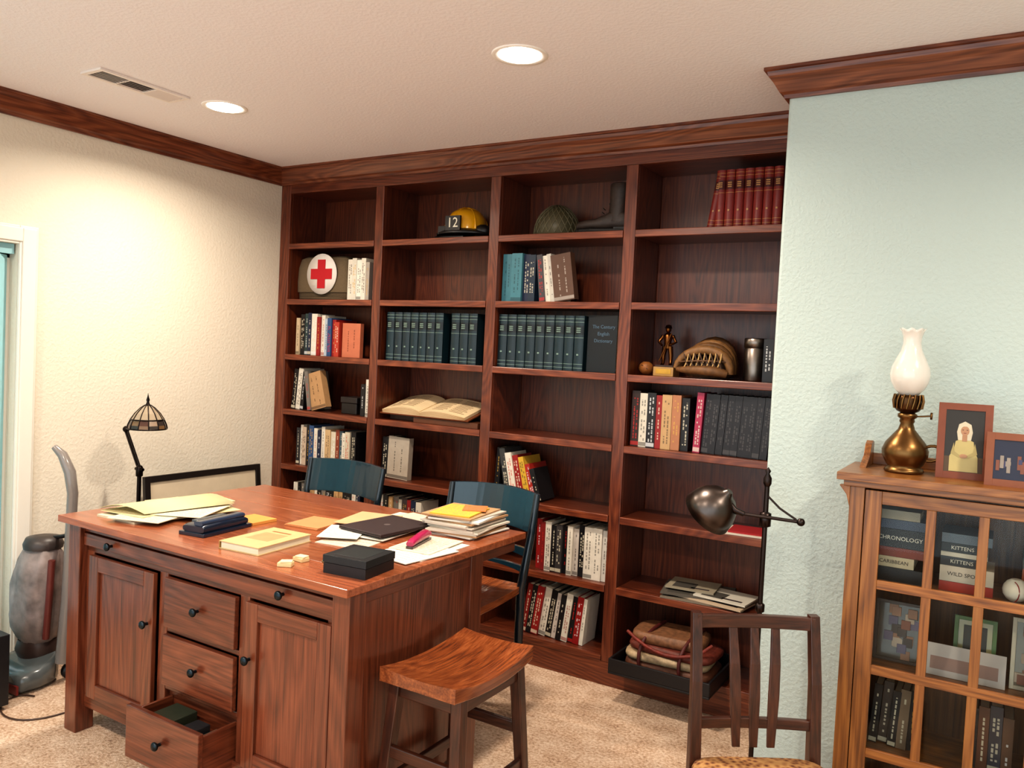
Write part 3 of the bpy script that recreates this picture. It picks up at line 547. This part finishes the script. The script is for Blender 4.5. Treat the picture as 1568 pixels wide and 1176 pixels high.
# ---------------------------------------------------------------- counter chairs (dark wood, window reflection painted in as teal)
def cchair(name,cx,yb_,sc=1.0,rz=0):
    b=MB([GLOSS]+ST); bl=C(18,44,56); dk=C(16,26,34); W=.235*sc
    for sg in(-1,1):
        b.tube([(sg*(W-.02),.03,.0),(sg*(W-.025),.0,.30),(sg*(W-.02),-.01,.62),(sg*(W-.005),.03,.85),(sg*W,.065,1.04)],[.018,.02,.021,.018,.014],0,dk,12)
        b.tube([(sg*(W-.01),-.385,0),(sg*(W-.03),-.36,.60)],[.015,.022],0,dk,12)
        b.cyl((sg*(W-.02),-.37,.28),(sg*(W-.02),.0,.28),.011,None,0,dk,10)
    b.cyl((-(W-.02),-.375,.2),(W-.02,-.375,.2),.012,None,0,dk,10); b.cyl((-(W-.02),.01,.2),(W-.02,.01,.2),.012,None,0,dk,10)
    def rail(z0,z1,y0,bow,cr,th=.018):
        rings=[];n=14
        for i in range(n+1):
            t=-1+2*i/n; x=t*(W+.012 if cr else W-.012); y=y0+bow*(1-t*t); top=z1+(.014*(1-t*t) if cr else 0); bot=z0+.015*(1-t*t)
            rings.append([(x,y-th/2,bot),(x,y+th/2,bot),(x,y+th/2+(z1-z0)*.2,top),(x,y-th/2+(z1-z0)*.2,top)])
        b.loft(rings,0,bl,smooth=False)
    rail(.865,1.04,.03,.045,True); rail(.76,.80,.01,.04,False); rail(.69,.72,.0,.035,False)
    n=10; rings=[]
    for i in range(n+1):
        y=.02-.43*i/n; w=W*(.9+.14*math.sin(PI*.5*i/n)); dip=-.012*math.sin(PI*i/n)
        rings.append([(-w,y,.60),(w,y,.60),(w,y,.632),(w*.5,y,.632+dip),(0,y,.632+dip*.8),(-w*.5,y,.632+dip),(-w,y,.632)])
    b.loft(rings,2,(1,1,1,1),smooth=False)
    return b.obj(name,.002,(cx,yb_,0),rz)
cchair("counter_chair",-2.995,3.17,1.10,.0); cchair("counter_chair",-2.02,3.12,1.0,.0)
# ---------------------------------------------------------------- saddle stool
b=MB(ST+SL); SX0,SX1,SY0,SY1=-1.71,-1.38,2.03,2.51; cx=(SX0+SX1)/2; cy=(SY0+SY1)/2; n=16; rings=[]
for i in range(n+1):
    t=-1+2*i/n; y=cy+t*.24; up=.028*t*t; w=.162*(1-.06*t*t)
    row=[(cx-w,y,.565+up*.6),(cx+w,y,.565+up*.6)]+[(cx+w*q,y,.603+up-.010*(1-q*q)) for q in(1,.6,.2,-.2,-.6,-1)]
    rings.append(row)
b.loft(rings,1,(1,1,1,1),smooth=False)
def qleg(b,p0,p1,s0,s1,m,col=(1,1,1,1)):
    r=[]
    for p,s_ in((p0,s0),(p1,s1)): r.append([(p[0]-s_,p[1]-s_,p[2]),(p[0]+s_,p[1]-s_,p[2]),(p[0]+s_,p[1]+s_,p[2]),(p[0]-s_,p[1]+s_,p[2])])
    b.loft(r,m,col,smooth=False)
for sx in(-1,1):
    for sy in(-1,1): qleg(b,(cx+sx*.16,cy+sy*.22,0),(cx+sx*.125,cy+sy*.175,.572),.018,.021,5)
for sx in(-1,1): b.wbox(cx+sx*.147-.01,cx+sx*.147+.01,cy-.2,cy+.2,.20,.24,m=3)
for sy in(-1,1): b.wbox(cx-.15,cx+.15,cy+sy*.2-.01,cy+sy*.2+.01,.32,.36,m=3)
for sx in(-1,1): b.wbox(cx+sx*.127-.01,cx+sx*.127+.01,cy-.17,cy+.17,.52,.566,m=3)
for sy in(-1,1): b.wbox(cx-.12,cx+.12,cy+sy*.177-.01,cy+sy*.177+.01,.52,.572,m=3)
b.obj("saddle_stool",.004)
# ---------------------------------------------------------------- slat back side chair (local: back y=0, faces -y)
m,nt,bb=newmat("woven_seat_fabric"); tc=nd(nt,"ShaderNodeTexCoord"); v=nd(nt,"ShaderNodeTexVoronoi"); v.inputs["Scale"].default_value=55
nt.links.new(tc.outputs["Object"],v.inputs["Vector"]); rp=ramp(nt,[(.15,C(86,44,24)),(.4,C(144,100,60)),(.7,C(172,132,84))]); nt.links.new(v.outputs["Distance"],rp.inputs[0]); nt.links.new(rp.outputs[0],bb.inputs["Base Color"]); bb.inputs["Roughness"].default_value=.9
b=MB(SL+[m]); W=.186
for sg in(-1,1):
    r=[]
    for y,z,s_ in[(.05,0,.016),(.0,.25,.018),(0,.46,.018),(.02,.7,.016),(.06,.90,.015)]:
        x=sg*W; r.append([(x-s_,y-s_,z),(x+s_,y-s_,z),(x+s_,y+s_,z),(x-s_,y+s_,z)])
    b.loft(r,2,(.9,.9,.9,1),smooth=False); qleg(b,(sg*.2,-.40,0),(sg*.2,-.385,.43),.015,.019,2,(1,1,1,1))
def crest(z0,z1,y0):
    r=[]
    for i in range(11):
        t=-1+.2*i; y=y0+.015*(1-t*t); r.append([(t*W,y-.01,z0),(t*W,y+.01,z0),(t*W,y+.012,z1),(t*W,y-.008,z1)])
    b.loft(r,0,(.95,.95,.95,1),smooth=False)
crest(.855,.895,.05); crest(.555,.585,.01)
for i in range(3):
    x=-.068+i*.068; r=[]
    for z,y,w_ in[(.50,.005,.012),(.57,.012,.015),(.65,.018,.017),(.75,.03,.016),(.86,.058,.013)]: r.append([(x*(.8+.2*(z-.5)/.36)-w_,y,z),(x*(.8+.2*(z-.5)/.36)+w_,y,z),(x*(.8+.2*(z-.5)/.36)+w_,y+.01,z),(x*(.8+.2*(z-.5)/.36)-w_,y+.01,z)])
    b.loft(r,2,(1,1,1,1),smooth=False)
b.wbox(-W,W,-.012,.012,.39,.44); b.wbox(-.2,.2,-.40,-.375,.385,.44)
for sg in(-1,1): b.wbox(sg*.193-.011,sg*.193+.011,-.385,0,.385,.44); b.wbox(sg*.193-.008,sg*.193+.008,-.385,0,.2,.225)
b.loft([b.ring((0,-.20,z),(1,0,0),(0,1,0),.205*s_,.205*s_,32,6) for z,s_ in[(.44,1.0),(.452,1.03),(.468,1.0),(.482,.88),(.488,.6)]],3,C(170,128,76))
b.obj("dining_chair",.002,(-.595,2.50,0),.594)
# ---------------------------------------------------------------- pharmacy floor lamp
b=MB([METAL]); dk=C(62,54,52); lx,ly=-.70,2.90
b.lathe([(.001,0),(.12,0),(.125,.008),(.11,.018),(.04,.03),(.018,.05),(.012,.07)],(lx,ly,0),0,dk,32)
b.cyl((lx,ly,.05),(lx,ly,1.26),.0085,None,0,dk,14); b.lathe([(.009,0),(.014,.01),(.014,.03),(.006,.045),(.010,.055),(.001,.068)],(lx,ly,1.25),0,dk,14)
b.lathe([(.009,0),(.016,.005),(.016,.03),(.009,.035)],(lx,ly,.80),0,dk,14); b.lathe([(.009,0),(.02,.005),(.02,.05),(.009,.055)],(lx,ly,1.105),0,dk,16)
b.tube([(lx-.10,ly-.022,1.145),(lx+.12,ly-.022,1.145)],.006,0,dk,10); b.ball((lx+.125,ly-.022,1.145),.014,0,dk)
b.tube([(lx,ly,1.22),(lx+.05,ly-.01,1.18),(lx+.11,ly-.02,1.15)],.004,0,dk,8)
b.tube([(lx-.07,ly-.022,1.145),(lx-.10,ly-.03,1.155),(lx-.125,ly-.032,1.18),(lx-.135,ly-.032,1.20)],[.010,.011,.013,.015],0,dk,12)
ax=Vector((-.60,.16,-.66)); st=(lx-.128,ly-.034,1.212)
b.lathe([(.012,-.012),(.018,-.004),(.022,.004),(.05,.018),(.074,.042),(.088,.075),(.095,.118),(.091,.118),(.084,.075),(.068,.042),(.04,.022)],st,0,C(96,88,84),40,axis=ax)
b.obj("floor_lamp")
# ---------------------------------------------------------------- stained glass floor lamp by wall
b=MB([METAL,GLOSS]); dk=C(44,38,36); lx,ly=-3.86,2.6
b.lathe([(.001,0),(.11,0),(.11,.012),(.03,.03),(.012,.05)],(lx,ly,0),0,dk,28); b.cyl((lx,ly,.03),(lx,ly,.97),.011,None,0,dk,12)
b.lathe([(.011,0),(.018,.005),(.018,.05),(.01,.06)],(lx,ly,.93),0,dk,14); b.cyl((lx-.03,ly,.97),(lx+.03,ly,.97),.009,None,0,dk,10)
for o_ in(-.011,.011): b.tube([(lx+o_,ly,.97),(-3.985+o_,ly,1.165)],.0055,0,dk,8)
b.ball((-3.985,ly,1.17),.018,0,dk); b.tube([(-3.985,ly,1.17),(-3.93,ly,1.178),(-3.89,ly,1.20),(-3.86,ly,1.24),(-3.80,ly,1.30)],.006,0,dk,8)
S=(-3.805,ly,0)
prof=[(.014,1.312),(.034,1.298),(.060,1.270),(.080,1.238),(.092,1.21),(.096,1.19)]
for k in range(12):
    a0=2*PI*k/12;a1=2*PI*(k+1)/12
    for j in range(len(prof)-1):
        (q0,z0),(q1,z1)=prof[j],prof[j+1]; vs=[(S[0]+q0*math.cos(a0),S[1]+q0*math.sin(a0),z0),(S[0]+q0*math.cos(a1),S[1]+q0*math.sin(a1),z0),(S[0]+q1*math.cos(a1),S[1]+q1*math.sin(a1),z1),(S[0]+q1*math.cos(a0),S[1]+q1*math.sin(a0),z1)]
        b.add(vs,[(0,1,2,3)],1,C(150,136,116) if j<3 else random.choice([C(70,44,34),C(56,50,46),C(110,84,56)]))
    b.tube([(S[0]+r_*1.01*math.cos(a0),S[1]+r_*1.01*math.sin(a0),z_) for r_,z_ in prof],.003,0,dk,5)
for r_,z_ in(prof[0],prof[3],prof[5]): b.tube([(S[0]+r_*math.cos(t*PI/12),S[1]+r_*math.sin(t*PI/12),z_) for t in range(24)],.0035,0,dk,5,closed=True)
b.lathe([(.016,0),(.01,.008),(.006,.02),(.009,.03),(.003,.05),(.001,.065)],(S[0],S[1],1.309),0,dk,14); b.obj("stained_glass_lamp",recalc=False)
# leaning picture frame
b=MB([SATIN,PAPER]); b.M=Matrix.Translation((-4.0,0,0))@Matrix.Rotation(-.10,4,'Y'); y0,y1,h=2.78,3.60,.885
k=C(26,20,18); f=.035
b.box(-.012,.012,y0,y0+f,0,h,col=k); b.box(-.012,.012,y1-f,y1,0,h,col=k); b.box(-.012,.012,y0+f,y1-f,0,f,col=k); b.box(-.012,.012,y0+f,y1-f,h-f,h,col=k)
b.box(-.006,.003,y0+f,y1-f,f,h-f,m=1,col=C(204,190,166)); b.box(-.006,.005,y0+.14,y1-.14,.14,h-.16,m=1,col=C(180,162,136))
b.M=Matrix.Identity(4); b.obj("picture_frame",.002)
# ---------------------------------------------------------------- vacuum
b=MB([GLOSS,MOTTLE,SATIN]); gr=C(126,120,116); vx,vy=-3.93,2.10
b.loft([b.ring((vx+.02,vy-.05+y,.045+hh*.3),(1,0,0),(0,0,1),w_,.04+hh*.5,20,4) for y,w_,hh in [(-.10,.13,0),(-.08,.165,.02),(.0,.17,.03),(.07,.15,.06),(.12,.10,.08)]],0,C(92,98,100))
b.box(vx-.14,vx+.18,vy-.155,vy-.145,.01,.05,m=2,col=C(120,30,28))
b.loft([b.ring((vx,vy+.04,z),(1,0,0),(0,1,0),rx,ry,20) for z,rx,ry in[(.09,.085,.08),(.14,.11,.10),(.19,.09,.09)]],2,C(60,44,40))
def bagring(z,dx,rx,ry,k):
    o=[]
    for i in range(32):
        a=2*PI*i/32; f=1+.05*math.cos(5*a+k*1.1)+.03*math.cos(9*a-k); ca,sa=math.cos(a),math.sin(a)
        o.append(Vector((vx+dx+rx*f*math.copysign(abs(ca)**.8,ca),vy+.03+ry*f*math.copysign(abs(sa)**.8,sa),z)))
    return o
b.loft([bagring(z,dx,rx,ry,k) for k,(z,dx,rx,ry) in enumerate([(.17,0,.07,.06),(.20,.0,.10,.08),(.25,-.01,.125,.095),(.31,-.01,.13,.10),(.38,-.005,.125,.10),(.45,.0,.13,.10),(.51,.005,.125,.095),(.57,.015,.118,.085),(.62,.025,.10,.07),(.65,.035,.07,.05)])],1,C(140,126,122))
b.lathe([(.085,0),(.088,.02),(.075,.05),(.03,.06)],(vx+.035,vy+.03,.635),2,C(58,50,48),20)
b.tube([(vx+.17,vy+.06,.10),(vx+.185,vy+.07,.4),(vx+.21,vy+.06,.75),(vx+.235,vy+.05,.92),(vx+.225,vy+.04,1.02),(vx+.195,vy+.02,1.10),(vx+.16,vy-.0,1.135)],[.034,.03,.024,.024,.026,.022,.014],0,gr,12)
b.tube([(vx+.05,vy+.06,.68),(vx+.14,vy+.06,.70),(vx+.21,vy+.06,.72)],.01,2,K,8)
b.tube([(vx+.13,vy-.0,.22),(vx+.15,vy-.0,.4),(vx+.165,vy+.0,.6)],.016,2,C(100,44,38),10)
for sg in(-1,1): b.lathe([(.001,-.012),(.04,-.012),(.04,.012),(.001,.012)],(vx+.02+sg*.13,vy+.11,.04),2,K,18,axis=(1,0,0))
b.obj("upright_vacuum_cleaner")
b=MB([SATIN]); b.box(-3.98,-3.665,1.62,1.87,.02,.335,col=C(26,26,30)); b.box(-3.97,-3.675,1.615,1.62,.04,.31,col=C(14,14,16))
for x_ in(-3.95,-3.72):
    for y_ in(1.65,1.82): b.box(x_,x_+.02,y_,y_+.02,0,.02,col=K)
b.obj("subwoofer_speaker",.006)
b=MB([SATIN]); b.tube(bez([(-3.70,2.0,.004),(-3.9,1.95,.004),(-3.66,1.70,.004),(-3.3,1.72,.004),(-3.45,2.05,.004),(-3.45,2.3,.004)],24),.004,0,C(70,50,40),6); b.obj("power_cord")
# ---------------------------------------------------------------- glass door cabinet
b=MB(CB+[GLASS,METAL]+[SATIN]); cx0,cx1,cy0,cy1,H=-.42,.74,2.85,3.18,1.315
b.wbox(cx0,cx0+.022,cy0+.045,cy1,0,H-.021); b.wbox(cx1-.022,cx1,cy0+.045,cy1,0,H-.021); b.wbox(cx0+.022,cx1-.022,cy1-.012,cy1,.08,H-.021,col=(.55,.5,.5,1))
for q in(cx0-.001,cx1-.044): b.wbox(q,q+.045,cy0,cy0+.045,0,H-.021)
b.wbox(cx0-.04,cx1+.04,cy0-.03,cy1+.003,H,H+.025); b.wbox(cx0-.02,cx1+.02,cy0-.012,cy1,H-.02,H-.0005)
b.wbox(cx0+.045,cx1-.045,cy0+.002,cy0+.02,.06,.13); mid=(cx0+cx1)/2
shz=[.13,.425,.705,.985]
for z in shz: b.wbox(cx0+.022,cx1-.022,cy0+.035,cy1-.012,z-.018,z)
def gdoor(x0,x1):
    f=.05; z0,z1=.135,1.288; y0,y1=cy0-.002,cy0+.018
    b.wbox(x0,x0+f,y0,y1,z0,z1); b.wbox(x1-f,x1,y0,y1,z0,z1); b.wbox(x0+f,x1-f,y0,y1,z1-.042,z1); b.wbox(x0+f,x1-f,y0,y1,z0,z0+.05)
    w=(x1-x0-2*f); 
    for i in(1,2): xm=x0+f+w*i/3; b.wbox(xm-.014,xm+.014,y0+.001,y1-.001,z0+.05,z1-.042)
    for z in(.985,.705,.43): b.wbox(x0+f,x1-f,y0,y1-.002,z-.016,z+.014)
    b.box(x0+f-.005,x1-f+.005,cy0+.008,cy0+.011,z0+.04,z1-.035,m=3)
gdoor(cx0+.047,mid-.001); gdoor(mid+.001,cx1-.047)
for sx,(a,c) in((-1,(cx0-.0,cx0+.022)),(1,(cx1-.022,cx1))):
    b.prism([(cy1,H+.025),(cy1,H+.105),(cy1-.03,H+.11),(cy1-.06,H+.10),(cy1-.09,H+.06),(cy1-.14,H+.04),(cy1-.17,H+.025)],a,c,2,(1,.95,.95,1),'yz')
b.wbox(cx0+.022,cx1-.022,cy1-.018,cy1,H+.025,H+.065)
b.prism([(cx0-.035,H-.021),(cx0-.001,H-.021),(cx0-.001,H-.09),(cx0-.012,H-.05)],cy0+.0,cy0+.03,2,(1,1,1,1),'xz')
b.obj("glass_door_cabinet",.0025)
# cabinet contents
def lyingstack(name,x0,z,items,y=2.93):
    b=MB([SATIN,PAPER])
    for w,h,col,tx in items:
        b.box(x0,x0+w,y,y+.16,z,z+h*.12,col=col); b.box(x0,x0+w,y,y+.16,z+h*.88,z+h,col=col); b.box(x0+.003,x0+w-.003,y+.006,y+.157,z+h*.12,z+h*.88,m=1,col=CREAM); b.box(x0,x0+w,y,y+.005,z+h*.12,z+h*.88,col=col)
        if tx:
            lum=sum(col[:3]); b.text(tx,FRONT(x0+w/2,y-.001,z+h/2),min(h*.6,w/len(tx)*1.25),0,C(220,214,196) if lum<1 else C(40,30,30))
        z+=h+.001
    b.obj(name)
lyingstack("book_stack",-.345,.985,[(.16,.045,K,None),(.12,.035,C(190,174,144),"CARIBBEAN"),(.16,.03,C(120,50,36),None),(.15,.06,C(26,26,30),"CHRONOLOGY"),(.15,.03,C(60,70,90),None),(.13,.03,C(150,140,120),None)])
lyingstack("book_stack",-.15,.985,[(.15,.03,C(180,60,44),None),(.15,.05,C(206,190,170),"WILD SPORTS"),(.12,.028,C(40,44,50),"KITTENS"),(.13,.014,C(200,190,170),None),(.12,.028,C(26,30,32),"KITTENS"),(.14,.03,C(90,100,110),None)])
lyingstack("book_stack",.075,.985,[(.1,.02,Tn,None),(.1,.02,C(120,90,60),None),(.1,.05,Or,None),(.1,.03,C(90,90,80),None)],y=3.0)
b=MB([PAPER]); b.ball((.06,2.93,.985+.037),.037,0,C(220,208,190)); 
b.tube([(.06+.037*math.cos(a*.26)*.5-.01,2.93-.034,.985+.037+.033*math.sin(a*.26)) for a in range(-5,6)],.0015,0,Rd,5); b.obj("baseball")
books("book_row",.18,.985,[(.03,.2,C(150,40,30)),(.04,.22,Yl),(.03,.21,Nv),(.04,.2,Wh)],y=2.95)
def photo(name,x0,x1,z0,h,y,fc,ic,extra=None,lean=.12,f=.02,rz=0):
    b=MB([SATIN,GLOSS]); w=(x1-x0)/2
    b.M=Matrix.Translation(((x0+x1)/2,y,z0))@Matrix.Rotation(rz,4,'Z')@Matrix.Rotation(-lean,4,'X')
    b.box(-w,-w+f,0,.012,0,h,col=fc); b.box(w-f,w,0,.012,0,h,col=fc); b.box(-w+f,w-f,0,.012,0,f,col=fc); b.box(-w+f,w-f,0,.012,h-f,h,col=fc); b.box(-w+f,w-f,.005,.01,f,h-f,m=1,col=ic)
    if extra: extra(b,w,h,f)
    b.box(-.012,.012,.012,.016,.03,h*.8,col=fc)
    b.obj(name,.0015)
def collage(b,w,h,f):
    for i in range(18): x=random.uniform(-w+f,w-f-.03); z=random.uniform(f,h-f-.03); b.box(x,x+.028,.0035-.0002*i,.0048,z,z+.03,m=0,col=random.choice([C(150,110,84),C(70,58,50),C(180,160,140),C(100,90,110),C(130,76,50)]))
def collage2(b,w,h,f):
    b.box(-w+f+.015,w-f-.015,.003,.0045,f+.015,h-f-.015,m=0,col=C(50,50,46)); b.ball((0,.004,h*.55),.022,0,C(180,140,110),1,.05,1)
photo("photo_frame",-.335,-.18,.706,.2,2.97,C(60,44,34),C(80,70,58),collage,f=.01)
photo("photo_frame",-.10,.02,.706,.19,2.98,C(80,110,60),C(150,140,100),collage2,f=.012)
photo("photo_frame",.06,.2,.706,.22,2.96,C(190,180,160),C(120,110,90),collage,f=.012)
b=MB([PAPER]); b.M=Matrix.Translation((-.11,2.93,.706))@Matrix.Rotation(-.3,4,'X'); b.box(-.07,.16,0,.006,0,.10,col=C(186,176,170)); b.box(-.05,.14,-.0008,0,.02,.06,col=C(150,120,110)); b.M=Matrix.Identity(4); b.obj("greeting_card")
books("book_row",-.33,.426,[(.025,.2,K,dict(lean=-.06)),(.03,.21,C(60,50,44),dict(lean=-.06)),(.025,.19,K,dict(lean=-.06)),(.03,.2,C(120,100,80),dict(lean=-.04)),(.03,.2,K)],y=2.95)
books("book_row",-.05,.426,[(.035,.19,K),(.03,.2,Br),(.035,.21,C(50,50,60)),(.03,.18,C(90,60,40))],y=2.96)
# ---------------------------------------------------------------- frames on cabinet
ZTOP=H+.025
def lady(b,w,h,f):
    b.box(-w+f,w-f,.0035,.0046,f,h-f,m=0,col=C(40,34,26))
    b.box(-w+f,w-f,.0031,.0040,f,f+.05,m=0,col=C(84,62,34))
    b.prism([(-.040,f+.002),(.042,f+.002),(.040,f+.05),(.030,f+.075),(.027,f+.10),(.010,f+.108),(-.008,f+.108),(-.024,f+.10),(-.028,f+.075),(-.040,f+.05)],.0026,.0030,0,C(186,170,112))
    b.prism([(-.018,f+.104),(-.022,f+.13),(-.017,f+.155),(.0,f+.165),(.018,f+.155),(.023,f+.13),(.019,f+.104)],.0022,.0026,0,C(204,194,168))
    b.ball((.001,.0020,f+.134),.0125,0,C(176,132,98),1,.05,1.25); b.box(-.006,.008,.0016,.0024,f+.100,f+.12,m=0,col=C(170,126,92))
    for x_ in(-.005,.007): b.box(x_-.002,x_+.002,.0010,.0018,f+.136,f+.138,m=0,col=C(50,30,24))
    b.box(-.003,.005,.0010,.0018,f+.126,f+.128,m=0,col=C(130,60,50))
    for sg in(-1,1): b.prism([(sg*.030+.001,f+.095),(sg*.038+.001,f+.06),(sg*.012,f+.045),(sg*.010,f+.055),(sg*.026,f+.066)],.0020,.0025,0,C(166,150,96))
    b.ball((.0,.0016,f+.052),.009,0,C(176,132,96),1.3,.05,.8)
photo("photo_frame",-.185,-.03,ZTOP,.245,2.98,C(124,62,32),C(40,34,26),lady,f=.022,rz=.1)
def night(b,w,h,f):
    b.box(-w+f,w-f,.0035,.0046,f,h-f,m=0,col=C(30,34,56))
    for i in range(14): x=random.uniform(-w+f+.005,w-f-.02); b.box(x,x+.010,.003-.0001*i,.0036,f+.02+random.uniform(0,.03),f+.045+random.uniform(.01,.03),m=0,col=random.choice([C(120,70,50),C(60,60,90),C(140,130,120)]))
photo("photo_frame",-.045,.12,ZTOP,.165,2.90,C(128,72,40),C(30,34,50),night,f=.022,rz=.05)
# ---------------------------------------------------------------- oil lamp
b=MB([METAL,vc("milk_glass",.18,0,.6)]); ox,oy=-.28,3.0; g=C(120,90,56); z=ZTOP
b.lathe([(.001,0),(.058,0),(.062,.006),(.058,.014),(.05,.02),(.058,.03),(.07,.055),(.072,.075),(.062,.10),(.042,.125),(.026,.145),(.02,.165),(.024,.172),(.022,.18),(.03,.186),(.030,.196),(.02,.202)],(ox,oy,z),0,g,36)
b.lathe([(.02,.0),(.034,.006),(.042,.016),(.043,.05),(.040,.06),(.03,.06)],(ox,oy,z+.20),0,C(84,60,40),24)
for k in range(16): a=k*PI/8; b.tube([(ox+.043*math.cos(a),oy+.043*math.sin(a),z+.215),(ox+.047*math.cos(a+.1),oy+.047*math.sin(a+.1),z+.24),(ox+.043*math.cos(a+.2),oy+.043*math.sin(a+.2),z+.262)],.003,0,C(130,98,60),5)
b.tube([(ox+.03,oy,z+.19),(ox+.07,oy-.005,z+.195)],.003,0,g,6); b.lathe([(.001,-.003),(.012,-.003),(.012,.003),(.001,.003)],(ox+.072,oy-.005,z+.195),0,g,14,axis=(1,0,0))
b.tube(bez([(ox+.06,oy,z+.09),(ox+.12,oy,z+.12),(ox+.125,oy,z+.04),(ox+.065,oy,z+.045)],12),.005,0,g,8)
b.lathe([(.024,0),(.030,.004),(.045,.02),(.058,.045),(.062,.07),(.058,.095),(.045,.125),(.033,.15),(.027,.175),(.028,.195),(.034,.212),(.040,.222),(.036,.221),(.024,.19),(.022,.17)],(ox,oy,z+.258),1,C(218,214,206),40,ruf=(9,.06,8))
b.obj("oil_lamp")
# ---------------------------------------------------------------- world + camera
wd=bpy.data.worlds.new("daylight"); bpy.context.scene.world=wd; wd.use_nodes=True; bg=wd.node_tree.nodes["Background"]; bg.inputs[0].default_value=(.85,.95,1,1); bg.inputs[1].default_value=2.1
f_=1239.42; yaw,pi_,ro=-.5491,.0396,-.0482
fw=Vector((math.sin(yaw)*math.cos(pi_),math.cos(yaw)*math.cos(pi_),-math.sin(pi_))); rt=Vector((math.cos(yaw),-math.sin(yaw),0)); dn=fw.cross(rt)
r_=rt*math.cos(ro)+dn*math.sin(ro); d_=-rt*math.sin(ro)+dn*math.cos(ro)
cam=bpy.data.cameras.new("camera"); cam.sensor_width=36; cam.lens=f_/1568*36; cam.clip_start=.05
co=bpy.data.objects.new("camera",cam); bpy.context.collection.objects.link(co)
Mx=Matrix((( r_.x,-d_.x,-fw.x,0),(r_.y,-d_.y,-fw.y,0),(r_.z,-d_.z,-fw.z,1.68),(0,0,0,1))); co.matrix_world=Mx
bpy.context.scene.camera=co
vs_=bpy.context.scene.view_settings; vs_.view_transform='Standard'
try: vs_.look='Medium High Contrast'
except Exception as e: print("look",e)
